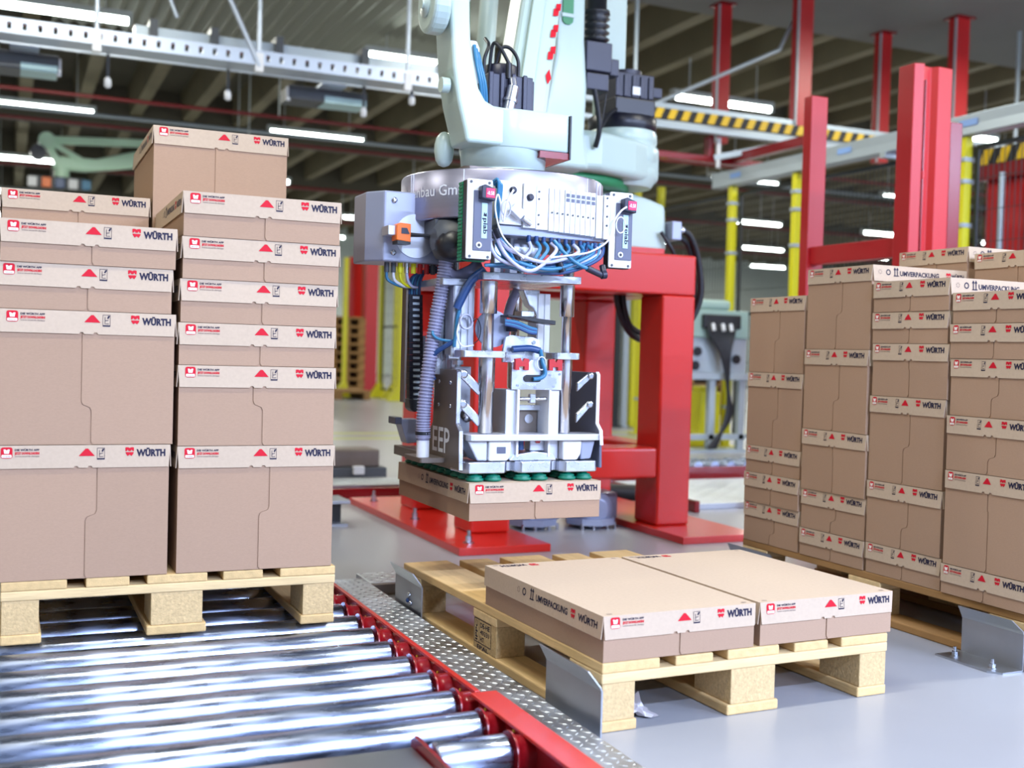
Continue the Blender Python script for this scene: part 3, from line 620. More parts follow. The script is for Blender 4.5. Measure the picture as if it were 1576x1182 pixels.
for pts in ([(1.325, 3.05, 1.645), (1.30, 3.06, 1.69), (1.285, 3.08, 1.70), (1.283, 3.1, 1.62), (1.285, 3.12, 1.60)], [(1.36, 3.06, 1.60), (1.358, 3.06, 1.66), (1.335, 3.07, 1.695), (1.31, 3.08, 1.69), (1.30, 3.1, 1.63), (1.30, 3.12, 1.60)], [(1.27, 3.1, 1.60), (1.268, 3.1, 1.66), (1.285, 3.11, 1.705), (1.31, 3.2, 1.75)]):
    rp('motor_cable', MB().tube(pts, .0055, 7), 'cable_black')
for j in range(3): rp('air_tube', MB().tube([(1.205+.006*j, 3.025, 1.675-.01*j), (1.208+.006*j, 3.01, 1.62), (1.222+.007*j, 3.01, 1.56), (1.238+.006*j, 3.03, 1.50)], .0055, 7), 'hose_blue')
# supply connector and hoses on the base
rp('supply_box', MB().box(2.90, 2.955, 4.66, 4.76, 1.365, 1.455), 'cabinet_grey', .006)
for dz, dy in ((0, 0), (-.03, .03)):
    rp('supply_gland', MB().cyl((2.955, 4.70+dy, 1.42+dz), (2.985, 4.70+dy, 1.42+dz), .018, 12), 'alu')
    rp('supply_hose', MB().tube([(2.98, 4.70+dy, 1.42+dz), (3.03, 4.70+dy, 1.39+dz), (3.085-dy*.6, 4.71+dy, 1.28), (3.11-dy*.6, 4.72+dy, 1.10), (3.05, 4.75+dy, .955-dz*.6), (2.90, 4.78+dy, .88-dz), (2.75, 4.75, .905-dz), (2.655+dy, 4.72, 1.02), (2.635+dy, 4.72, 1.16), (2.66, 4.75, 1.26)], .016, 8), 'cable_black')
rp('supply_hose', MB().tube([(2.85, 4.68, 1.40), (2.90, 4.67, 1.33), (2.93, 4.68, 1.28), (2.945, 4.72, 1.20)], .010, 8), 'cable_black')
# ------------------------------------------------------------------ vacuum gripper
GX, GY = 1.345, 3.12
gr = thing('vacuum_gripper', 'silver vacuum gripper with cables, valve block and green suction cups under the wrist', 'gripper', (GX, GY, .447))
def gp(name, mb, m=None, bevel=0.0, seg=2, par=None):
    o = mb.build(name, m, par or gr, bevel, seg)
    if par is None: o.location = (-GX, -GY, -.447)
    return o
# suction cups
cupm = MB().lathe((0, 0, 0), [(.022, 0), (.0255, .002), (.0258, .007), (.020, .0095), (.022, .012), (.020, .015), (.012, .017), (.010, .021)], 18, 'green_cup').cyl((0, 0, .020), (0, 0, .026), .005, 8, 'alu').mesh('suction_cup')
for x in (1.178, 1.232, 1.322, 1.374, 1.462, 1.514):
    for j in range(10): link('suction_cup', cupm, gr, (x-GX, 2.872+.057*j-GY, .0005))
gp('base_plate', MB().box(1.142, 1.552, 2.93, 3.40, .470, .500), 'dark_steel', .003)
def pad(x0, x1, yb, y0=2.848, c=.014): return [(x0, y0+c*1.4), (x0+c, y0), (x1-c, y0), (x1, y0+c*1.4), (x1, yb), (x0, yb)]
for a, b in ((1.139, 1.272), (1.296, 1.412), (1.434, 1.555)): gp('front_pad', MB().prism(pad(a, b, 2.96), 'z', .4695, .501), 'alu', .003)
gp('pad_bridge', B(1.272, 1.434, 2.885, 2.96, .471, .499), 'alu', .002)
gp('side_bar', B(1.118, 1.142, 3.09, 3.40, .474, .503), 'dark_steel', .002)
# side plates
sp = [(3.057, .752), (2.890, .752), (2.882, .745), (2.882, .605), (2.858, .585), (2.852, .480), (3.10, .480), (3.10, .565), (3.068, .60)]
L_ = gp('side_plate', MB().prism(sp, 'x', 1.124, 1.133), 'dark_steel', .0015)
gp('plate_rim', MB().prism([(2.888, .754), (2.879, .746), (2.879, .606), (2.855, .586), (2.849, .480), (2.853, .480), (2.859, .584), (2.883, .604), (2.883, .745), (2.890, .752)], 'x', 1.1235, 1.134), 'alu')
tx = MB(); fit_text(tx, 'EEP', (1.1232, 3.062, .518), (0, -1, 0), (0, 0, 1), 00.0, .135, 0, .072, 'white_plastic', .01); gp('cutout_lettering', tx)  # white faces stand for light showing through the cut-out letters
for y, z in ((3.02, .715), (2.93, .715), (3.02, .65), (2.93, .65)): gp('plate_screw', MB().lathe((1.124, y, z), [(.006, 0), (.006, -.002), (.003, -.003)], 8, 'bolt', 'x'))
gp('side_plate', MB().prism(sp, 'x', 1.556, 1.564), 'panel_grey', .0015)
gp('plate_rim', MB().prism([(2.888, .754), (2.879, .746), (2.879, .606), (2.855, .586), (2.849, .545), (2.853, .545), (2.859, .584), (2.883, .604), (2.883, .745), (2.890, .752)], 'x', 1.555, 1.565), 'white_plastic')
# lower tray with brackets
gp('lower_tray', MB().prism(rrect(1.142, 2.843, 1.558, 2.935, .02), 'z', .559, .577), 'alu_matte', .002)
gp('tray_bracket', MB().prism([(1.150, .559), (1.212, .559), (1.212, .503), (1.182, .503), (1.176, .512)], 'y', 2.862, 2.93), 'alu_matte', .004)
sb = gp('sensor_block', MB().prism([(1.212, .559), (1.280, .559), (1.278, .52), (1.270, .503), (1.212, .503)], 'y', 2.855, 2.93), 'white_plastic', .005); gp('sensor_label', B(1.236, 1.262, 2.853, 2.8555, .524, .542), 'panel_grey')
gp('sensor_block', MB().prism([(1.438, .559), (1.500, .559), (1.497, .52), (1.486, .503), (1.440, .503)], 'y', 2.855, 2.93), 'white_plastic', .005)
gp('tray_bracket', MB().prism([(1.500, .559), (1.546, .559), (1.533, .506), (1.50, .503)], 'y', 2.862, 2.93), 'cabinet_grey', .004)
gp('wedge_tray', MB().prism([(1.282, .5015), (1.428, .5015), (1.415, .520), (1.36, .527), (1.295, .518)], 'y', 2.87, 3.0), 'alu', .002)
# guide columns, front and rear
for x, y, rr in ((1.214, 2.89, 1.0), (1.457, 2.89, .85), (1.214, 3.25, 1.0), (1.457, 3.25, .85)):
    gp('guide_column', MB().lathe((x, y, 0), [(.017*rr, .577), (.021*rr, .579), (.021*rr, .692), (.0235*rr, .694), (.0235*rr, .787)], 24, 'chrome').lathe((x, y, 0), [(.0165*rr, .806), (.0165*rr, .908), (.0245*rr, .909), (.0245*rr, .998)], 24, 'chrome').lathe((x, y, 0), [(.0165*rr, .70), (.0165*rr, .807)], 16, 'chrome'))
for x0, x1 in ((1.128, 1.262), (1.408, 1.490)): gp('bearing_flange', MB().prism(rrect(x0, 2.858, x1, 2.93, .012), 'z', .787, .806), 'alu', .002)
for x0, x1 in ((1.15, 1.262), (1.408, 1.490)): gp('bearing_flange', MB().prism(rrect(x0, 3.22, x1, 3.29, .012), 'z', .787, .806), 'alu', .002)
gp('upper_plate', MB().prism([(1.188, 2.872), (1.230, 2.858), (1.484, 2.858), (1.484, 3.30), (1.188, 3.30)], 'z', 1.001, 1.022), 'alu', .002)
gp('upper_plate_step', B(1.10, 1.20, 2.95, 3.30, .985, 1.005), 'alu_matte', .003)
for x, y in ((1.464, 2.90), (1.245, 2.90), (1.464, 3.24), (1.245, 3.24)): gp('spacer', MB().cyl((x, y, 1.022), (x, y, 1.168), .016, 16), 'chrome')
# pneumatic cylinders
def profile(x0, x1, y0, y1, z0, z1, n=3):
    m = MB(); w = (x1-x0)/n
    m.box(x0, x1, y0+.004, y1, z0, z1)
    for k in range(n): m.box(x0+w*k+.002, x0+w*(k+1)-.002, y0, y0+.004, z0, z1)
    return m
gp('cylinder', profile(1.133, 1.196, 2.945, 3.01, .792, .985, 3), 'alu_matte', .001); gp('cylinder_rod', MB().cyl((1.160, 2.97, .74), (1.160, 2.97, .795), .009, 12).lathe((1.160, 2.97, .765), [(.016, 0), (.016, .012)], 6, None, smooth=False), 'bolt')
gp('cylinder', profile(1.395, 1.437, 2.955, 3.02, .806, .975, 2), 'white_plastic', .001); gp('cylinder', profile(1.112, 1.172, 3.02, 3.08, .735, .925, 4), 'alu', .001)
gp('cylinder', profile(1.100, 1.128, 3.15, 3.19, .70, .845, 2), 'cabinet_grey', .001)
gp('cylinder_head', MB().prism([(1.35, .985), (1.37, .94), (1.385, .93), (1.40, .90), (1.405, .985)], 'y', 2.96, 3.0), 'alu', .004); gp('cylinder_fitting', MB().cyl((1.125, 2.96, .785), (1.155, 2.96, .785), .008, 10).cyl((1.134, 2.955, .785), (1.134, 2.955, .82), .006, 10), 'alu')
gp('drop_cable_bar', MB().prism([(1.268, .908), (1.415, .896), (1.415, .884), (1.34, .892), (1.30, .900), (1.268, .902)], 'y', 2.875, 2.93), 'black_plastic', .001); gp('cable_terminal', B(1.315, 1.355, 2.89, 2.94, .904, .920), 'alu', .002)
# carriage plates
hole = circ(0, 0, 1)
gp('mount_plate', MB().prism([(1.268, .805), (1.275, .845), (1.29, .852), (1.36, .848), (1.38, .84), (1.386, .80), (1.386, .775), (1.268, .775)], 'y', 2.905, 2.915), 'alu', .001)
gp('mount_screw', MB().lathe((1.362, 2.905, .833), [(.006, 0), (.006, -.003)], 10, 'bolt', 'y'))
gp('round_plate', MB().prism(circ(1.247, .868, .052, 28), 'y', 2.93, 2.938), 'cabinet_grey')
cp = [(1.282, .700), (1.438, .700), (1.438, .776), (1.425, .782), (1.40, .760), (1.388, .760), (1.372, .784), (1.345, .784), (1.325, .760), (1.31, .760), (1.296, .783), (1.282, .776)]
gp('carriage_plate', MB().prism(cp, 'y', 2.872, 2.884), 'alu', .001)
gp('carriage_slot', MB().prism(rrect(1.318, .722, 1.372, .742, .0095), 'y', 2.868, 2.873), 'black_plastic')
for x in (1.288, 1.392):
    gp('rail_clamp', MB().prism([(x, .755), (x+.013, .755), (x+.013, .765), (x+.028, .765), (x+.028, .755), (x+.042, .755), (x+.042, .786), (x+.028, .788), (x+.022, .778), (x+.016, .788), (x, .786)], 'y', 2.862, 2.874), 'red_gate', .001)
for x, z in ((1.30, .712), (1.40, .742), (1.412, .71), (1.43, .745), (1.355, .706)): gp('plate_screw', MB().lathe((x, 2.8722, z), [(.004, 0), (.004, -.002)], 8, 'bolt', 'y'))
# U frame
for x0, x1 in ((1.270, 1.302), (1.404, 1.436)): gp('frame_upright', B(x0, x1, 2.88, 2.97, .505, .70), 'alu_matte', .002)
for x0, x1 in ((1.300, 1.307), (1.398, 1.405)): gp('frame_edge', B(x0, x1, 2.868, 2.96, .512, .70), 'white_plastic', .001)
gp('cross_rod', MB().cyl((1.305, 2.885, .674), (1.40, 2.885, .674), .006, 12), 'chrome'); gp('rod_clamp', B(1.343, 1.361, 2.876, 2.894, .662, .688), 'alu', .002)
gp('frame_web', B(1.307, 1.398, 2.925, 2.935, .640, .655), 'alu', .001)
gp('mirror_box', B(1.318, 1.396, 2.94, 3.05, .560, .645), 'dark_steel', .002); gp('optic_window', MB().prism(circ(1.368, .615, .013, 16), 'y', 2.936, 2.941), 'chrome')
gp('frame_foot', B(1.352, 1.398, 2.89, 2.93, .527, .560), 'alu_matte', .003); gp('red_stop', MB().prism([(1.366, .560), (1.384, .560), (1.380, .549), (1.370, .549)], 'y', 2.884, 2.892), 'red_paint')
gp('valve_knob', MB().cyl((1.325, 2.90, .53), (1.325, 2.90, .556), .012, 14), 'hose_dark_blue')
# links
for z0, z1 in ((.742, .690), (.660, .604)):
    gp('link', MB().bar((1.142, 2.892, z0), (1.200, 2.892, z1), .010, .024, 'alu'), None, .004); gp('link_pivot', MB().lathe((1.144, 2.888, z0-.001), [(.012, 0), (.012, -.006), (.007, -.007)], 16, 'bolt', 'y'))
for z0, z1 in ((.742, .708), (.660, .618)):
    gp('link', MB().prism([(1.495, z1-.012), (1.495, z1+.014), (1.536, z0+.010), (1.546, z0), (1.536, z0-.010)], 'y', 2.885, 2.895), 'alu', .002); gp('link_pivot', MB().lathe((1.536, 2.884, z0), [(.010, 0), (.010, -.005), (.006, -.006)], 16, 'bolt', 'y'))
gp('rear_web', MB().prism([(1.136, .505), (1.196, .505), (1.196, .76), (1.15, .76), (1.136, .70)], 'y', 2.96, 2.97), 'alu_matte', .002)
gp('web_ball', MB().lathe((1.178, 2.945, .625), [(.002, -.022), (.015, -.016), (.022, 0), (.015, .016), (.002, .022)], 18), 'chrome')
gp('end_bracket', MB().prism([(1.105, .588), (1.178, .588), (1.178, .575), (1.172, .515), (1.138, .512), (1.118, .570), (1.105, .578)], 'y', 3.33, 3.39), 'cabinet_grey', .003); gp('bracket_cap', B(1.096, 1.118, 3.325, 3.395, .572, .594), 'panel_grey', .002)
# suction hose
hp = [(1.130, 2.98, 1.18), (1.122, 2.985, 1.06), (1.110, 2.99, .96), (1.096, 3.0, .85), (1.082, 3.0, .74), (1.072, 3.0, .63), (1.072, 3.0, .55)]
gp('suction_hose', MB().tube(hp, lambda t: .0185, 14, 'hose_wall', 12)); hm = MB(); P = hp
def path(pts, n):
    Q = [Vector(p) for p in pts]; out = []
    for i in range(len(Q)-1):
        p0, p1, p2, p3 = Q[max(i-1, 0)], Q[i], Q[i+1], Q[min(i+2, len(Q)-1)]
        for k in range(n): t = k/n; out.append(0.5*((2*p1)+(p2-p0)*t+(2*p0-5*p1+4*p2-p3)*t*t+(3*p1-p0-3*p2+p3)*t**3))
    return out
HP = path(hp, 12)
for i in range(len(HP)-1):
    a = HP[i]; d = (HP[i+1]-a).normalized(); hm.cyl(a-d*.0018, a+d*.0018, .0212, 14, 'hose_rib')
gp('hose_spiral', hm, None).__setitem__('kind', 'stuff')
gp('hose_clamp', MB().cyl((1.071, 3.0, .565), (1.071, 3.0, .575), .0215, 16), 'cable_black'); gp('hose_spigot', MB().cyl((1.072, 3.0, .503), (1.072, 3.0, .56), .018, 16), 'white_plastic')
gp('hose_saddle', MB().prism(rrect(1.05, 2.96, 1.13, 3.1, .01), 'z', .490, .503), 'dark_steel')
gp('hose_elbow', MB().tube([(1.118, 2.985, 1.03), (1.15, 2.99, 1.012), (1.20, 3.0, 1.03), (1.23, 3.02, 1.05)], .018, 12), 'hose_wall')
gp('vacuum_pump', MB().lathe((1.135, 2.965, 1.11), [(.03, .05), (.055, .04), (.062, 0), (.055, -.045), (.03, -.06)], 24, None, 'x'), 'grey_dark')
mkp = MB(); fit_text(mkp, 'IO', (1.105, 2.9, 1.085), (1, 0, 0), (0, 0, 1), 0, .018, 0, .016, 'white_plastic')
gp('pump_dome', MB().lathe((1.115, 2.92, 1.095), [(.004, -.028), (.030, -.02), (.042, 0), (.042, .03)], 22, None, 'y'), 'black_plastic')
# cable chain
cl = MB().box(-.021, .021, -.016, .016, -.0085, .0085, 'motor_dark').box(-.010, .010, -.019, -.016, -.004, .003, 'rail_grey').mesh('chain_link')  # small pale box paints in the highlight on each link
for k in range(18): link('chain_link', cl, gr, (1.083-GX+(.0006*k), 3.14-GY, .955-.447-.0175*k))
gp('chain_bracket', MB().prism([(1.070, .66), (1.118, .66), (1.118, .628), (1.085, .622), (1.073, .632)], 'y', 3.12, 3.17), 'black_plastic', .003); gp('chain_guide', B(1.054, 1.060, 3.125, 3.16, .65, .985), 'dark_steel')
for j in range(5): gp('air_tube', MB().tube([(1.066+.008*j, 3.135, .95), (1.067+.008*j, 3.135, 1.0), (1.085+.007*j, 3.13, 1.022+.003*j), (1.13, 3.12, 1.03+.004*j), (1.2, 3.1, 1.03)], .0038, 6), 'hose_blue' if j % 2 else 'hose_dark_blue')
# big disc with lettering
disc = gp('mounting_disc', MB().lathe((GX, GY, 0), [(.285, 1.168), (.298, 1.170), (.300, 1.174), (.300, 1.300), (.297, 1.304), (.16, 1.305), (.125, 1.307)], 72), 'disc_steel')
for a in (187, 189.5, 226, 300, 312, 318): gp('disc_seam', MB().cyl((GX+.3005*math.cos(R(a)), GY+.3005*math.sin(R(a)), 1.174), (GX+.3005*math.cos(R(a)), GY+.3005*math.sin(R(a)), 1.301), .0012, 6), 'white_plastic')
V, Fc, w = text2d('Maschinenbau GmbH', 1.0, .004); tw = .36; k = tw/w; dl = MB(); pts = []
for x, y in V:
    a = R(238)+(x*k-tw*.972)/.3012-.135; pts.append((GX+.3012*math.cos(a), GY+.3012*math.sin(a), 1.232+y*.043))
dl.add(pts, Fc, 'white_plastic'); gp('disc_lettering', dl)
gp('disc_cover', MB().prism(rrect(1.14, 2.90, 1.33, 3.05, .02), 'z', 1.305, 1.312), 'dark_steel')
gp('under_plate', B(1.08, 1.60, 2.97, 3.30, 1.120, 1.168), 'grey_dark', .004)
gp('side_cabinet', MB().prism([(.925, 3.12), (.962, 3.06), (1.155, 3.06), (1.155, 3.24), (.925, 3.24)], 'z', 1.050, 1.248), 'cabinet_grey', .005)
gp('cabinet_recess', MB().prism(circ(1.055, 1.125, .062, 28), 'y', 3.056, 3.061), 'alu_matte')
for x, z in ((.99, 1.222), (.99, 1.075)): gp('cabinet_screw', MB().lathe((x, 3.06, z), [(.008, 0), (.008, -.005), (.004, -.007)], 10, 'bolt', 'y'))
gp('sensor_arm', B(.955, .985, 3.0, 3.06, 1.118, 1.145), 'alu_matte', .002); gp('laser_sensor', MB().prism([(.975, 1.104), (1.016, 1.100), (1.016, 1.150), (.985, 1.152), (.975, 1.146)], 'y', 2.985, 3.03), 'orange', .002)
gp('sensor_foot', B(.978, 1.016, 2.986, 3.03, 1.094, 1.103), 'black_plastic'); gp('sensor_mark', MB().prism([(.988, 1.122), (1.012, 1.122), (1.004, 1.138), (.988, 1.138)], 'y', 2.9835, 2.9855), 'motor')
gp('sensor_cable', MB().tube([(1.016, 3.0, 1.122), (1.035, 3.0, 1.122), (1.07, 3.0, 1.122), (1.10, 3.0, 1.114)], lambda t: .007-.004*t, 8), 'cable_black')
for k in range(9): gp('cable_gland', MB().cyl((.985+.020*k, 3.10, 1.022), (.985+.020*k, 3.10, 1.05), .0075, 10), ('grey_dark', 'grey_dark', 'yellow', 'alu', 'yellow', 'red_gate', 'red_gate', 'grey_dark', 'red_gate')[k])
for k in range(4): gp('gland_cable', MB().tube([(.985+.020*k, 3.10, 1.024), (.99+.020*k, 3.10, 1.0), (1.03+.012*k, 3.11, .985), (1.07+.006*k, 3.13, .985)], .0045, 6), ('hose_blue', 'white_plastic', 'yellow', 'hose_clear')[k])
# vacuum ejector panels
def ejector(px, green):
    y = 2.790; w, z0, z1 = .072, 1.048, 1.258
    gp('ejector_plate', MB().prism(rrect(px, z0, px+w, z1, .004), 'y', y-.006, y), 'white_plastic', .001)
    gp('ejector_face', B(px+.018, px+w-.002, y-.010, y-.006, z0+.022, z1-.030), 'panel_grey', .001)
    gp('ejector_label', B(px+.040, px+.056, y-.0115, y-.0098, z0+.055, z1-.062), 'label_pale')
    t = MB(); fit_text(t, 'piab', (px+.0515, y-.0122, z0+.108), (0, 0, -1), (1, 0, 0), 0, .042, -.006, .012, 'ink_navy', .02)
    t.poly([(.0445+px, 0), (.0545+px, -.002), (.0535+px, .009), (.050+px, .004), (.047+px, .010)], (0, y-.0122, z0+.114), (1, 0, 0), (0, 0, 1), 'ink_navy'); gp('ejector_lettering', t)
    gp('ejector_port', MB().lathe((px+.034, y-.0098, z0+.036), [(.0085, 0), (.0085, -.002), (.005, -.0025)], 14, 'white_plastic', 'y').lathe((px+.034, y-.012, z0+.036), [(.0045, 0), (.004, -.001)], 10, 'black_plastic', 'y'))
    g0 = gp('gauge', MB().prism([(px+.030, z1-.052), (px+.068, z1-.058), (px+.070, z1-.026), (px+.040, z1-.016), (px+.030, z1-.020)], 'y', y-.034, y-.010), 'motor', .002)
    gp('gauge_display', B(px+.042, px+.0665, y-.0355, y-.0338, z1-.050, z1-.026), 'display')
    t = MB(); fit_text(t, '-0.58', (px+.044, y-.0362, z1-.043), (1, 0, 0), (0, 0, 1), 0, .020, 0, .010, 'display_digit', .01); gp('gauge_digits', t)
    for a, b in ((.010, .006), (w-.010, .006), (.010, z1-z0-.008), (w-.010, z1-z0-.008)): gp('ejector_screw', MB().lathe((px+a, y-.006, z0+b), [(.004, 0), (.004, -.0015)], 8, 'grey_dark', 'y'))
    gp('ejector_body', MB().box(px+.001, px+w-.004, y, y+.028, z0-.002, z1-.002), 'black_plastic', .001)
    if green:
        for k in range(22): gp('seal_fin', B(px-.0015, px+.02, y+.030, y+.056, z0-.004+.0096*k, z0+.0035+.0096*k), 'green_fin', .001)
        gp('seal_back', B(px+.001, px+w-.004, y+.028, y+.058, z0-.004, z1-.004), 'green_fin')
    gp('push_fitting', MB().cyl((px+w if green else px-.004, y+.012, z0+.06), (px+w+.012 if green else px-.018, y+.005, z0+.055), .006, 10), 'chrome'); gp('push_fitting', MB().cyl((px+w if green else px-.004, y+.012, z0+.08), (px+w+.010 if green else px-.016, y+.005, z0+.077), .005, 10), 'bolt')
ejector(1.101, True); ejector(1.529, False)
# valve terminal
vy = 2.790; vz0, vz1 = 1.142, 1.262
def vb(x0, x1, z0, z1, y0, nm, m='white_plastic', bev=.0015): return gp(nm, B(x0, x1, y0, vy+.07, z0, z1), m, bev)
vb(1.196, 1.262, vz0+.004, vz1, vy, 'valve_module'); vb(1.265, 1.302, vz0-.002, vz1-.002, vy-.004, 'valve_module'); vb(1.304, 1.340, vz0-.004, vz1-.004, vy-.002, 'valve_module')
for k in range(9): vb(1.3415+.0158*k, 1.3562+.0158*k, vz0-.006-.0008*k, vz1-.008-.0006*k, vy-.004-(.003 if k > 2 else 0), 'valve_slice')
vb(1.486, 1.506, vz0-.016, vz1-.018, vy-.006, 'valve_module'); vb(1.508, 1.527, vz0-.018, vz1-.016, vy-.010, 'valve_module')
for k in range(6):
    for dz in (0, .013): gp('valve_indicator', B(1.391+.0158*k, 1.401+.0158*k, vy-.0085, vy-.0068, vz1-.030-dz-.0006*k, vz1-.021-dz-.0006*k), 'panel_grey')
for k in range(9): gp('valve_screw', MB().lathe((1.349+.0158*k, vy-.0072, 1.186-.0008*k), [(.003, 0), (.003, -.0015)], 8, 'grey_dark', 'y'))
for x, z in ((1.232, vz1-.025), (1.283, vz1-.040)): gp('valve_knob', MB().lathe((x, vy-.004, z), [(.010, 0), (.009, -.008), (.006, -.010)], 12, 'motor', 'y'))
for x, dz in ((1.311, .012), (1.311, .032), (1.311, .075), (1.311, .10), (1.517, .014), (1.517, .036), (1.517, .065), (1.517, .09)): gp('valve_screw', MB().lathe((x, vy-.010 if x > 1.5 else vy-.002, vz1-.01-dz), [(.003, 0), (.003, -.002)], 8, 'grey_dark', 'y'))
lt = MB(); fit_text(lt, 'SMC', (1.222, vy-.0006, vz1-.046), (1, 0, 0), (0, 0, 1), 0, .03, 0, .006, 'ink_navy')
gp('supply_plug', MB().bar((1.255, 2.775, 1.168), (1.225, 2.775, 1.192), .026, .026, 'white_plastic').cyl((1.258, 2.775, 1.165), (1.285, 2.78, 1.150), .008, 12, 'alu'), None, .003)
gp('manifold', B(1.20, 1.525, vy+.01, vy+.09, 1.118, 1.145), 'cabinet_grey', .003)
for k in range(10): gp('port_fitting', MB().cyl((1.29+.0225*k, vy+.012, 1.103), (1.29+.0225*k, vy+.012, 1.122-.0008*k), .006, 10), 'hose_dark_blue')
gp('ejector_core', MB().lathe((1.30, 2.90, 1.085), [(.05, -.03), (.05, .05)], 20, None, 'x'), 'alu_matte')
gp('manifold_post', MB().box(1.215, 1.235, 2.86, 2.89, 1.022, 1.15).box(1.262, 1.285, 2.86, 2.90, 1.022, 1.12), 'alu_matte', .002)
# air tubes looping below the valves
random.seed(5)
for k in range(10):
    x0 = 1.29+.0225*k; x1 = 1.19+random.uniform(-.01, .02); dep = 1.035+random.uniform(-.012, .018); mid = (x0+x1)/2; yo = 2.785+random.uniform(-.012, .02)
    gp('air_tube', MB().tube([(x0, 2.80, 1.105), (x0+.004, yo, 1.08), (x0*.55+x1*.45, yo-.008, dep), (x1+.02, yo-.004, 1.06+random.uniform(-.01, .015)), (x1-.012, 2.80, 1.10+random.uniform(-.01, .03))], .0055, 7), 'hose_blue' if k % 3 else 'hose_clear')
for k in range(6):
    x0 = 1.47-.012*k; gp('air_tube', MB().tube([(x0+.05, 2.80, 1.112), (x0+.03, 2.785+.004*k, 1.07), (x0-.05, 2.79, 1.032+.004*k), (x0-.13, 2.80, 1.022+.005*k), (x0-.24, 2.82, 1.035)], .005, 7), 'hose_blue' if k % 2 else 'hose_dark_blue')
gp('air_tube', MB().tube([(1.36, 2.79, 1.112), (1.39, 2.775, 1.075), (1.43, 2.77, 1.048), (1.47, 2.77, 1.036)], .0055, 7), 'hose_blue')
gp('tube_coupling', MB().cyl((1.455, 2.77, 1.040), (1.50, 2.77, 1.024), .009, 12).cyl((1.50, 2.77, 1.024), (1.513, 2.77, 1.026), .012, 12).cyl((1.508, 2.77, 1.026), (1.510, 2.785, 1.05), .009, 12), 'motor')
for pts in ([(1.225, 2.765, 1.235), (1.205, 2.76, 1.20), (1.197, 2.765, 1.15), (1.19, 2.77, 1.20), (1.183, 2.775, 1.22), (1.178, 2.775, 1.18), (1.20, 2.77, 1.11), (1.26, 2.765, 1.055)],
            [(1.565, 2.755, 1.215), (1.545, 2.755, 1.20), (1.525, 2.76, 1.165), (1.515, 2.765, 1.12), (1.46, 2.765, 1.085), (1.40, 2.765, 1.072), (1.34, 2.77, 1.062)]):
    gp('signal_cable', MB().tube(pts, .0028, 6), 'white_plastic')
gp('signal_cable', MB().tube([(1.553+.014*math.cos(R(a)), 2.765, 1.165+.022*math.sin(R(a))) for a in range(0, 361, 30)], .0018, 6), 'white_plastic'); gp('signal_cable', MB().tube([(1.205+.013*math.cos(R(a)), 2.765, 1.185+.022*math.sin(R(a))) for a in range(0, 361, 30)], .0018, 6), 'hose_clear')
for j in range(3): gp('air_tube', MB().tube([(1.178+.006*j, 2.80, 1.255-.006*j), (1.186+.005*j, 2.785, 1.262-.006*j), (1.190+.004*j, 2.785, 1.235), (1.184+.004*j, 2.79, 1.16)], .0045, 6), 'hose_blue')
for (x, z) in ((1.245, 1.060), (1.30, 1.045), (1.38, 1.040), (1.19, 1.12)): gp('cable_tie', MB().cyl((x-.006, 2.782, z+.012), (x+.006, 2.782, z-.012), .010, 8), 'motor_dark')
# blue tubes beside the cylinders
for pts, r_ in (([(1.205, 2.90, 1.03), (1.175, 2.92, 1.00), (1.150, 2.93, .95), (1.138, 2.935, .92)], .012), ([(1.150, 2.93, .945), (1.142, 2.935, .90), (1.137, 2.94, .84), (1.137, 2.945, .815)], .0055), ([(1.10, 3.0, .87), (1.085, 2.98, .85), (1.10, 2.97, .835), (1.135, 2.95, .83)], .004), ([(1.137, 2.945, .83), (1.10, 2.98, .80), (1.085, 3.0, .77), (1.10, 3.0, .72)], .007)):
    gp('air_tube', MB().tube(pts, r_, 8), 'hose_dark_blue' if r_ > .006 else 'hose_blue')
gp('coiled_tube', MB().tube([(1.160+.018*math.cos(R(a)), 2.925-.004*a/360, .885+.020*math.sin(R(a))) for a in range(0, 1081, 30)], .0025, 6, None, 2), 'hose_clear')
gp('coiled_tube', MB().tube([(1.142, 2.92, .885), (1.135, 2.92, .85), (1.15, 2.92, .818), (1.185, 2.92, .82)], .0025, 6), 'white_plastic'); gp('thin_wire', MB().tube([(1.178, 2.925, .88), (1.195, 2.925, .895), (1.207, 2.925, .87), (1.203, 2.925, .84), (1.188, 2.925, .825)], .0014, 6), 'cable_black')
for k in range(4): gp('air_tube', MB().tube([(1.265, 2.89, .892-.004*k), (1.30, 2.885, .888-.005*k), (1.335, 2.88, .875-.005*k), (1.36, 2.885, .870-.004*k)], .0042, 6), 'hose_dark_blue' if k % 2 else 'hose_blue')
gp('valve_coil', MB().tube([(1.29, 2.89, .812), (1.34, 2.886, .816), (1.372, 2.886, .81)], .010, 10), 'hose_dark_blue'); gp('air_tube', MB().tube([(1.372, 2.88, .812), (1.372, 2.865, .78), (1.38, 2.862, .75), (1.37, 2.862, .735), (1.345, 2.864, .730)], .006, 8), 'hose_blue')
gp('coiled_tube', MB().tube([(1.368+.014*math.cos(R(a)), 2.862, .775+.018*math.sin(R(a))) for a in range(0, 361, 30)], .0018, 6), 'white_plastic'); gp('small_cylinder', MB().cyl((1.30, 2.92, .862), (1.30, 2.92, .888), .016, 14), 'motor')
gp('rear_hose', MB().tube([(1.395, 3.1, .99), (1.375, 3.1, .95), (1.365, 3.1, .91)], .014, 12), 'hose_rib')
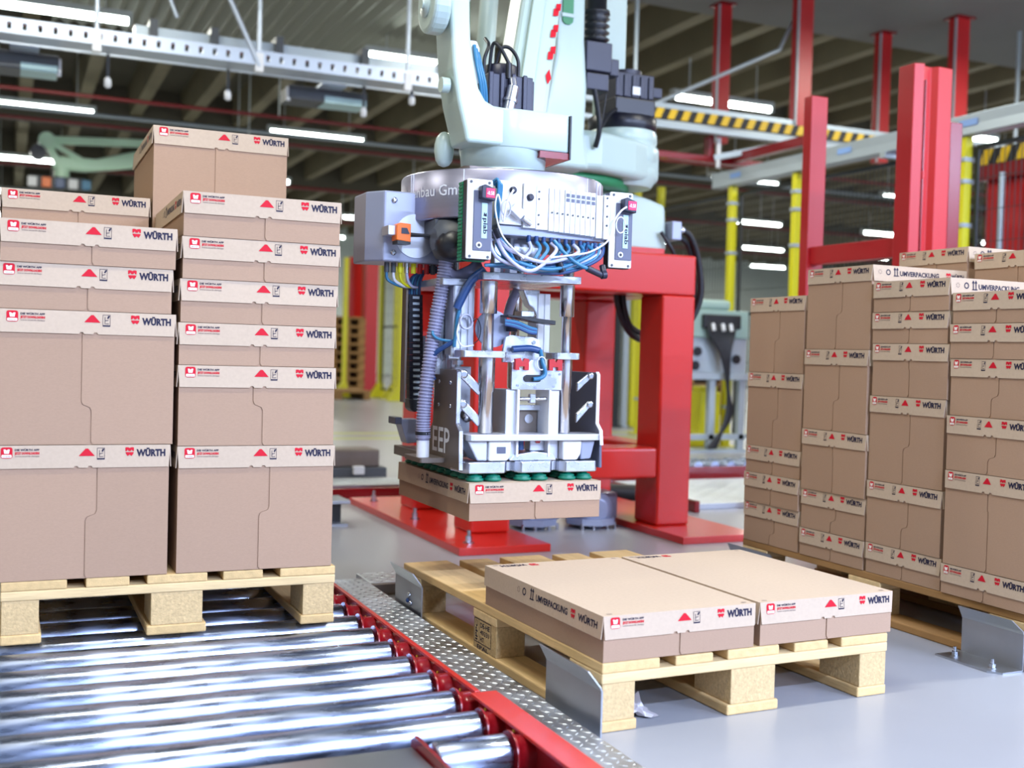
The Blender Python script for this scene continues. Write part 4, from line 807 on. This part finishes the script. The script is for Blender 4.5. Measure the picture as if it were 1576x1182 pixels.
# ------------------------------------------------------------------ red gate behind the brown stack
gate = thing('red_gate_frame', 'red steel gate frame of two posts and a crossbar behind the brown stack', 'gate frame', (3.9, 4.4, 0))
def qp(t, name, mb, m=None, bevel=0.0, kind=None):
    o = mb.build(name, m, t, bevel, kind=kind); o.location = -t.location; return o
qp(gate, 'post', MB().prism([(3.80, 4.06), (3.85, 4.045), (3.86, 4.075), (3.925, 4.085), (3.945, 4.055), (4.035, 4.06), (4.035, 4.16), (3.80, 4.16)], 'z', 0, 2.19), 'red_gate', .004)
qp(gate, 'post_groove', B(3.872, 3.877, 4.060, 4.075, 0, 2.12), 'red_dark'); qp(gate, 'latch', B(3.868, 3.882, 4.055, 4.07, 1.66, 1.70), 'red_gate', .002)
qp(gate, 'side_post', B(4.035, 4.11, 4.06, 4.16, 0, 1.945), 'red_dark', .004)
qp(gate, 'post', B(3.80, 3.905, 4.786, 4.85, 0, 2.183), 'red_gate', .004); qp(gate, 'crossbar', B(3.82, 3.88, 4.16, 4.786, 1.305, 1.397), 'red_gate', .004)

# ------------------------------------------------------------------ safety fence
def wire(t, axis, a0, a1, c, z0, z1, n, m, zr=(.0,)):
    mb = MB()
    for i in range(n+1):
        p = a0+(a1-a0)*i/n
        mb.box(c-.002, c+.002, p-.002, p+.002, z0, z1) if axis == 'y' else mb.box(p-.002, p+.002, c-.002, c+.002, z0, z1)
    k = int((z1-z0)/.2)
    for i in range(k+1):
        z = z0+(z1-z0)*i/k
        mb.box(c-.002, c+.002, a0, a1, z-.002, z+.002) if axis == 'y' else mb.box(a0, a1, c-.002, c+.002, z-.002, z+.002)
    o = qp(t, 'wire_mesh', mb, 'mesh_dark'); o['kind'] = 'stuff'
    fr = MB()
    for z in (z0, (z0+z1)/2, z1): fr.box(c-.012, c+.012, a0, a1, z-.014, z+.014) if axis == 'y' else fr.box(a0, a1, c-.012, c+.012, z-.014, z+.014)
    for p in (a0, a1): fr.box(c-.012, c+.012, p-.012, p+.012, z0, z1) if axis == 'y' else fr.box(p-.012, p+.012, c-.012, c+.012, z0, z1)
    qp(t, 'panel_frame', fr, 'mesh_dark')
fence = thing('safety_fence', 'wire-mesh safety fence with yellow posts and grey top duct behind the cell', 'fence', (6.0, 7.0, 0))
PY = [4.3, 5.9, 7.72, 8.64, 10.2]
for y in PY:
    qp(fence, 'post', B(5.975, 6.04, y-.03, y+.03, 0, 2.37), 'yellow', .003); qp(fence, 'post_foot', B(5.93, 6.09, y-.08, y+.08, 0, .012), 'yellow')
    for z in (.35, 1.75, 2.05, 2.2): qp(fence, 'post_clamp', B(5.965, 6.08, y-.036, y+.036, z, z+.03), 'rail_grey', .002)
for a, b in zip(PY[:-1], PY[1:]): wire(fence, 'y', a+.06, b-.06, 6.06, .12, 2.3, max(8, int((b-a)/.05)), 'mesh_dark')
qp(fence, 'top_duct', MB().prism([(5.95, 2.375), (6.07, 2.375), (6.07, 2.50), (6.05, 2.515), (5.95, 2.51), (5.955, 2.44)], 'y', 4.0, 8.9), 'rail_grey', .003)
for y in (5.75, 7.0, 8.45): qp(fence, 'duct_mark', B(5.948, 5.9495, y, y+.16, 2.43, 2.475), 'blue_mark')
for y in (5.0, 6.6, 7.5): qp(fence, 'duct_bracket', B(5.93, 6.08, y, y+.06, 2.33, 2.375), 'rail_grey')
f2 = thing('safety_fence', 'yellow and grey fence posts seen through the opening of the red pedestal', 'fence', (6.5, 11.3, 0))
for x, m, h in ((6.30, 'mesh_dark', 2.3), (6.41, 'rail_grey', 2.3), (6.52, 'yellow', 2.75), (6.60, 'cabinet_grey', 2.2), (6.83, 'yellow', 2.75)):
    qp(f2, 'post', B(x-.035, x+.035, 11.2, 11.27, 0, h), m, .003); qp(f2, 'post_foot', B(x-.07, x+.07, 11.15, 11.32, 0, .012), m)
wire(f2, 'x', 6.0, 6.3, 11.22, .1, 2.3, 8, 'mesh_dark')
f3 = thing('safety_fence', 'row of yellow fence posts far off between the box stack and the gripper', 'fence', (5.7, 17.5, 0))
for x, y, m, w in ((5.64, 16.95, 'yellow', .042), (5.67, 18.05, 'yellow', .04), (5.76, 17.6, 'yellow', .025), (5.09, 18.2, 'yellow', .035)):
    qp(f3, 'post', B(x-w, x+w, y-.03, y+.03, 0, 2.3), m); qp(f3, 'post_foot', MB().prism([(x-.2, 0), (x+.1, 0), (x+w, .25), (x-w, .25)], 'y', y-.06, y+.06), m)
wire(f3, 'y', 17.05, 18.0, 5.68, .15, 2.2, 10, 'mesh_dark')

# ------------------------------------------------------------------ overhead gantry with hazard stripes, trays, hangers
gan = thing('overhead_gantry', 'hanging grey gantry rail with yellow and black warning stripes', 'gantry', (6.5, 8.65, 3.0))
qp(gan, 'stripe_board', B(5.0, 8.1, 8.66, 8.70, 2.905, 3.0), 'hazard_black')
for k in range(22): qp(gan, 'stripe', MB().prism([(5.02+.14*k, 2.908), (5.09+.14*k, 2.908), (5.13+.14*k, 2.997), (5.06+.14*k, 2.997)], 'y', 8.654, 8.661), 'hazard_yellow')
qp(gan, 'rail', B(4.4, 8.2, 8.72, 8.80, 3.0, 3.06), 'rail_grey'); qp(gan, 'rail', B(4.4, 8.2, 8.66, 8.74, 2.83, 2.87), 'rail_grey', .004); qp(gan, 'rail', B(5.0, 9.2, 9.35, 9.5, 3.02, 3.14), 'rail_grey')
for x, y, w in ((6.81, 8.75, .155), (6.42, 9.5, .13), (8.45, 9.5, .13), (8.73, 8.72, .165)):
    qp(gan, 'red_hanger', B(x-w/2, x+w/2, y-.06, y+.06, 2.93, 4.3), 'red_gate', .004); qp(gan, 'hanger_flange', B(x-w*.7, x+w*.7, y-.1, y+.1, 4.28, 4.30), 'red_dark'); qp(gan, 'hanger_web', B(x-w/2-.012, x-w/2, y-.055, y-.03, 2.93, 4.3), 'rail_grey')
qp(gan, 'diagonal_rod', MB().cyl((5.25, 8.75, 3.06), (6.55, 8.75, 3.70), .018, 8).cyl((6.55, 8.75, 3.70), (7.0, 9.0, 4.3), .018, 8), 'rail_grey')
for x in (5.02, 9.6, 10.3): qp(gan, 'hanger_rod', MB().cyl((x, 8.76, 3.0), (x, 8.76, 4.3), .02, 8), 'rail_grey')
qp(gan, 'end_bracket', MB().prism([(8.73, 3.06), (10.4, 3.06), (10.4, 3.10), (8.73, 3.10)], 'y', 8.72, 8.80), 'rail_grey')
low = thing('overhead_beam', 'red crossing beams under the gantry beside the robot', 'beam', (6.1, 8.6, 2.6)); qp(low, 'beam', B(5.3, 7.0, 8.82, 8.9, 2.60, 2.66), 'red_dark', .004); qp(low, 'beam', B(6.10, 6.17, 7.7, 8.82, 2.62, 2.70), 'red_dark', .004)
qp(low, 'drop_post', B(5.85, 5.91, 8.82, 8.9, 2.66, 2.84), 'red_dark'); qp(low, 'clamp_arm', MB().bar((5.90, 8.80, 2.64), (6.5, 8.45, 2.78), .05, .05, 'rail_grey').cyl((5.93, 8.78, 2.55), (5.93, 8.78, 2.82), .022, 10, 'white_plastic'))
low2 = thing('cable_tray', 'long perforated silver cable tray hung under the ceiling above the box stack', 'cable tray', (1.8, 8.7, 2.95))
def perforated(t, x0, x1, y, z, h, nm):
    qp(t, nm, B(x0, x1, y, y+.03, z, z+h*.28), 'tray_metal', .001); qp(t, nm, B(x0, x1, y, y+.03, z+h*.72, z+h), 'tray_metal', .001)
    for k in range(int((x1-x0)/.1)): qp(t, 'tray_web', B(x0+.1*k, x0+.1*k+.072, y, y+.028, z+h*.28, z+h*.72), 'tray_metal')
    qp(t, 'tray_floor', B(x0, x1, y+.03, y+.25, z, z+.012), 'tray_metal')
perforated(low2, -.4, 4.3, 8.7, 2.93, .11, 'tray_rail')
qp(low2, 'tray_rail', B(-.4, 4.3, 9.0, 9.03, 2.93, 3.0), 'tray_metal')
qp(low2, 'upper_duct', MB().box(.85, 4.3, 9.05, 9.16, 3.12, 3.20), 'rail_grey', .003); qp(low2, 'bus_line', B(-.4, 4.3, 8.98, 9.02, 3.075, 3.10), 'red_gate')
for x in (.95, 1.4, 1.9, 2.6, 3.3): qp(low2, 'duct_clip', B(x, x+.06, 8.97, 9.17, 3.06, 3.24), 'grey_dark')
for x in (.56, 1.72, 2.905): qp(low2, 'hanger_rod', MB().cyl((x, 8.72, 2.9), (x, 8.72, 4.3), .018, 8, 'tray_metal').box(x-.03, x+.03, 8.69, 8.76, 2.88, 3.02, 'white_plastic'))
qp(low2, 'brace', MB().cyl((1.72, 8.70, 2.92), (1.05, 8.70, 4.3), .020, 8), 'tray_metal'); qp(low2, 'brace', MB().cyl((1.15, 9.0, 3.28), (.75, 9.0, 4.3), .016, 8), 'tray_metal')
for x, y, z in ((.66, 9.0, 2.69), (1.54, 9.0, 2.70), (2.63, 9.0, 2.69), (2.99, 8.85, 2.80)):
    qp(low2, 'dropper', MB().cyl((x, y, z+.05), (x, y, 2.95), .012, 8, 'grey_dark').lathe((x, y, z), [(.012, 0), (.026, .01), (.026, .06), (.014, .08)], 12, 'white_plastic'))
for x0, x1, z0, z1 in ((-.15, .33, 2.80, 2.93), (2.06, 2.72, 2.82, 2.93)):
    sb = thing('scanner_box', 'flat scanner box hung under the cable tray %s' % ('by the picture edge' if x0 < 0 else 'above the tallest carton'), 'scanner', ((x0+x1)/2, 9.3, z0))
    qp(sb, 'body', B(x0, x1, 9.2, 9.5, z0, z1), 'grey_dark', .004); qp(sb, 'window', B(x0+(x1-x0)*.45, x1-.01, 9.195, 9.45, z0-.004, z0+.05), 'label_pale'); qp(sb, 'side_lamp', MB().cyl((x0 if x0 > 0 else x1, 9.22, z0-.02), (x0 if x0 > 0 else x1, 9.22, z1-.02), .018, 8), 'white_plastic')
    qp(sb, 'bracket', B((x0+x1)/2-.1, (x0+x1)/2+.1, 9.02, 9.3, z1-.01, z1+.01), 'tray_metal')
# corrugated deck, pipes
dk = thing('corrugated_deck', 'ribbed grey metal deck sheet under the ceiling beyond the cable tray', 'metal sheet', (2.6, 11.6, 4.25)); m = MB(); n = 60; V = []
for i in range(n+1):
    x = .4+4.6*i/n; z = 4.28+(.03 if i % 2 else -.03); V += [(x, 10.0, z), (x, 13.4, z)]
m.add(V, [(2*i, 2*i+1, 2*i+3, 2*i+2) for i in range(n)]); qp(dk, 'sheet', m, 'corrugated')
for y in (10.6, 11.6, 12.9): qp(dk, 'purlin', B(.3, 5.1, y, y+.08, 4.31, 4.40), 'tray_metal')
for x in (.5, 2.6, 4.8): qp(dk, 'hanger', MB().cyl((x, 11.64, 4.38), (x, 11.64, 4.96), .02, 8), 'tray_metal')
for (y, z, r_, m_, l_) in ((13.9, 3.6, .022, 'pipe_red', 'red sprinkler pipe running under the ribs nearest the cable tray'), (15.8, 3.62, .022, 'pipe_red', 'red sprinkler pipe under the second ceiling cross beam'), (16.6, 3.9, .028, 'rail_grey', 'grey conduit running between the two rows of tube lamps'), (20.5, 3.7, .03, 'pipe_red', 'thin red pipe crossing deep in the hall'), (25.5, 3.7, .035, 'pipe_red', 'farthest red pipe crossing deep in the hall')):
    t = thing('ceiling_pipe', l_, 'pipe', (0, y, z)); MB().cyl((-2, 0, 0), (24, 0, 0), r_, 10).build('pipe', m_, t)
    for k in range(7): MB().cyl((-1+4*k, 0, 0), (-1+4*k, 0, 4.97-z), .01, 6).build('hanger', 'fixture', t)

# ------------------------------------------------------------------ machines and stores in the hall
te = thing('control_cabinet', 'pale teal machine cabinet with hanging black cables beyond the red pedestal', 'cabinet', (5.6, 8.3, 0))
qp(te, 'cabinet_body', B(5.25, 5.91, 8.2, 8.5, .98, 1.22), 'teal_grey', .008); qp(te, 'cabinet_top', B(5.42, 5.74, 8.22, 8.4, 1.22, 1.31), 'teal_grey', .03); qp(te, 'lower_box', B(5.25, 5.91, 8.22, 8.5, .68, .98), 'rail_grey', .006)
qp(te, 'table_top', B(5.15, 5.92, 8.17, 8.52, .62, .68), 'rail_grey', .004); qp(te, 'lower_rail', B(5.15, 5.92, 8.2, 8.25, .10, .15), 'rail_grey', .003); qp(te, 'foot_plate', B(5.2, 5.9, 8.1, 8.4, 0, .02), 'rail_grey')
for x in (5.22, 5.56, 5.87): qp(te, 'table_leg', B(x-.03, x+.03, 8.2, 8.26, .02, .62), 'rail_grey', .003)
for x, z in ((5.38, .74), (5.40, .86), (5.8, .80)): qp(te, 'dial', MB().cyl((x, 8.2, z), (x, 8.22, z), .04, 16), 'black_plastic')
for k in range(8): qp(te, 'cable', MB().tube([(5.48+.035*k, 8.18, 1.16-.02*(k % 3)), (5.47+.035*k, 8.14, 1.02), (5.58+.012*k, 8.12, .85), (5.66, 8.12, .55), (5.65+.006*k, 8.12, .3), (5.52-.01*k, 8.08, .04)], .017, 7), 'cable_black')
qp(te, 'connector_row', B(5.42, 5.80, 8.15, 8.2, 1.06, 1.18), 'black_plastic', .01)
for x in (5.50, 5.60, 5.68): qp(te, 'connector', MB().cyl((x, 8.12, 1.04), (x, 8.14, 1.10), .016, 10), 'white_plastic')
ye = thing('yellow_machine', 'yellow machine base beside the teal cabinet', 'machine', (5.8, 8.7, 0)); qp(ye, 'base', MB().prism([(5.55, 0), (5.92, 0), (5.92, .5), (5.72, .5), (5.70, .14), (5.55, .1)], 'y', 8.6, 8.8), 'yellow', .01); qp(ye, 'cap', B(5.73, 5.90, 8.62, 8.78, .5, .55), 'yellow', .01)
def wood_stack(label, x, y, n, w=1.2, d=.8, z0=0.0):
    t = thing('pallet_stack', label, 'pallets', (x, y, z0))
    for k in range(n):
        z = .15*k
        B(0, w, 0, d, z+.11, z+.148).build('deck', 'old_wood', t)
        for xx in (0, w/2-.07, w-.1): B(xx, xx+.12, .02, d-.02, z, z+.11).build('block_row', 'old_wood', t)
wood_stack('stack of weathered pallets by the red post behind the box stack', 5.04, 18.9, 9, .60)
wood_stack('low stack of pallets seen under the teal cabinet', 8.2, 13.5, 4); wood_stack('tall stack of pallets seen through the pedestal opening', 8.3, 15.2, 9)
t = thing('wooden_crate', 'single orange-brown pallet on the floor behind the box stack', 'pallet', (4.7, 17.2, 0)); B(0, .55, 0, .8, .11, .15).build('deck', 'old_wood', t); B(0, .1, 0, .8, 0, .11).build('block_row', 'old_wood', t); B(.45, .55, 0, .8, 0, .11).build('block_row', 'old_wood', t)
t = thing('red_post', 'slim red steel post rising behind the far yellow fence posts', 'post', (5.89, 19.3, 0)); B(-.12, .10, 0, .2, 0, 2.5).build('shaft', 'red_gate', t); B(-.2, .2, -.05, .25, 0, .03).build('foot', 'red_gate', t)
t = thing('red_cabinet', 'bright red cabinet standing above the weathered pallets', 'cabinet', (5.73, 19.8, 0)); B(-.12, .11, 0, .4, 1.36, 2.45).build('door', 'red_paint', t, .01); B(-.12, .11, .02, .42, 0, 1.36).build('body', 'grey_dark', t); B(.12, .20, 0, .4, 0, 2.42).build('side_panel', 'old_wood', t)
# second robot far behind
r2 = thing('far_robot', 'small pale green robot arm far off above the box stack', 'robot', (2.6, 20.2, 0))
qp(r2, 'column', B(2.45, 2.85, 20.0, 20.4, 0, 4.2), 'pale_green', .03); qp(r2, 'upper_rod', MB().bar((.48, 20, 4.05), (2.6, 20, 4.17), .10, .13, 'pale_green'), None, .02); qp(r2, 'fore_arm', MB().prism([(.62, 3.60), (1.1, 3.58), (1.6, 3.66), (2.6, 3.86), (2.6, 4.03), (1.9, 3.98), (1.3, 3.80), (.75, 3.80)], 'y', 19.9, 20.1), 'pale_green', .03)
qp(r2, 'elbow', MB().cyl((.55, 19.85, 4.03), (.55, 20.1, 4.03), .13, 20), 'pale_green'); qp(r2, 'link', MB().bar((.55, 19.95, 4.0), (.75, 19.95, 3.65), .1, .12, 'pale_green'), None, .02); qp(r2, 'strut', MB().bar((.6, 19.9, 4.0), (1.15, 19.9, 3.72), .06, .08, 'pale_green')); qp(r2, 'motor', MB().cyl((.42, 19.8, 3.82), (.42, 20.0, 3.82), .12, 16), 'motor')
qp(r2, 'wrist', MB().cyl((.78, 19.95, 3.40), (.78, 19.95, 3.62), .12, 16), 'pale_green'); qp(r2, 'tool', B(.30, 1.15, 19.8, 20.1, 3.28, 3.45), 'grey_dark', .02)
for x, m_ in ((.34, 'white_plastic'), (.55, 'orange'), (.75, 'hose_dark_blue'), (.95, 'white_plastic'), (1.15, 'hose_blue')): qp(r2, 'tool_valve', B(x-.07, x+.07, 19.74, 19.8, 3.26, 3.42), m_, .01)
# floor-level machines behind the pedestal
chequer('tread_plate', 'tread plate over the cross conveyor behind the pedestal base', .6, 2.6, 5.98, 6.35, .0, .05, .05)
t = thing('cross_conveyor', 'red-sided cross conveyor channel behind the pedestal base plate', 'conveyor', (1.6, 5.9, 0)); qp(t, 'side_rail', B(.6, 2.6, 5.84, 5.87, 0, .055), 'red_dark', .003); qp(t, 'edge_angle', B(.6, 2.6, 5.95, 5.98, 0, .06), 'steel_sheet', .002); qp(t, 'channel_floor', B(.6, 2.6, 5.87, 5.95, 0, .006), 'steel_sheet')
chequer('tread_plate', 'wide tread plate on the floor between the pedestal and the brown stack', 3.35, 4.6, 5.05, 6.1, .0, .03, .06)
t = thing('cross_conveyor', 'red-edged conveyor channel beyond the wide tread plate', 'conveyor', (4.0, 6.4, 0)); qp(t, 'side_rail', B(3.3, 5.2, 6.25, 6.29, 0, .09), 'red_dark', .003); qp(t, 'frame', B(3.3, 5.2, 6.32, 6.55, 0, .06), 'steel_sheet', .004)
for k in range(14): qp(t, 'roller', MB().cyl((3.4+.13*k, 6.3, .085), (3.4+.13*k, 6.55, .085), .035, 12), 'zinc')
qp(t, 'near_rail', B(3.27, 3.30, 4.95, 6.3, 0, .06), 'red_dark', .003)
t = thing('drive_unit', 'low grey drive unit on the floor beyond the cross conveyor', 'machine', (2.0, 6.9, 0)); qp(t, 'housing', B(1.55, 2.16, 6.85, 7.1, .06, .17), 'dark_steel', .01); qp(t, 'skid', B(1.5, 2.2, 6.82, 7.1, 0, .06), 'grey_dark', .004); qp(t, 'plug', B(1.98, 2.05, 6.80, 6.84, .02, .07), 'white_plastic', .003)
t = thing('floor_channel', 'short galvanised channel end on the floor beside the box stack', 'channel', (1.3, 5.0, 0)); qp(t, 'upper_flange', B(1.0, 1.43, 4.95, 5.15, .10, .115), 'steel_sheet', .002); qp(t, 'web', B(1.0, 1.40, 5.0, 5.15, .01, .10), 'black_plastic'); qp(t, 'lower_flange', B(1.0, 1.42, 4.95, 5.15, 0, .01), 'steel_sheet')
for k, (x, y, lb) in enumerate(((2.22, 4.70, 'grey geared motor on the floor under the pedestal, beside its front leg'), (2.50, 4.66, 'grey geared motor on the floor under the pedestal, nearer the open side'))):
    t = thing('geared_motor', lb, 'motor', (x, y, 0)); MB().lathe((0, .02, .085), [(.05, -.10), (.085, -.09), (.09, .02), (.08, .12), (.05, .14)], 14, 'cabinet_grey', 'y').build('housing', None, t); MB().prism(circ(0, 0, .12, 8), 'z', .02, .05, 'cabinet_grey').build('flange', None, t)
    for a in (-.08, -.02, .05, .09): MB().cyl((a, -.08, 0), (a, -.08, .03), .008, 8).build('foot_bolt', 'bolt', t)
    B(.06, .15, 0, .14, .03, .16).build('terminal_box', 'cabinet_grey', t, .015)
t = thing('floor_hose', 'fat black hose lying behind the front leg of the pedestal', 'hose', (3.0, 5.45, 0)); MB().tube([(-.25, .15, .05), (-.05, .05, .06), (.1, 0, .05), (.35, -.06, .045)], .045, 12).build('hose', 'black_rubber', t)
# red store beyond the fence
t = thing('red_store', 'red panelled store with warning stripes beyond the fence at the picture edge', 'store', (8.0, 6.5, 0)); qp(t, 'panel', B(8.0, 8.1, 4.0, 7.6, 0, 2.45), 'red_gate', .004); qp(t, 'stripe_board', B(7.90, 7.94, 5.5, 7.62, 2.58, 2.72), 'hazard_black')
for k in range(10): qp(t, 'stripe', MB().prism([(7.6-.2*k, 2.585), (7.5-.2*k, 2.585), (7.44-.2*k, 2.715), (7.54-.2*k, 2.715)], 'x', 7.894, 7.901), 'hazard_yellow')
qp(t, 'canopy', B(7.90, 8.4, 4.0, 7.62, 2.45, 2.58), 'red_dark'); qp(t, 'pole', MB().cyl((7.7, 7.15, 0), (7.7, 7.15, 2.45), .03, 10), 'rail_grey')
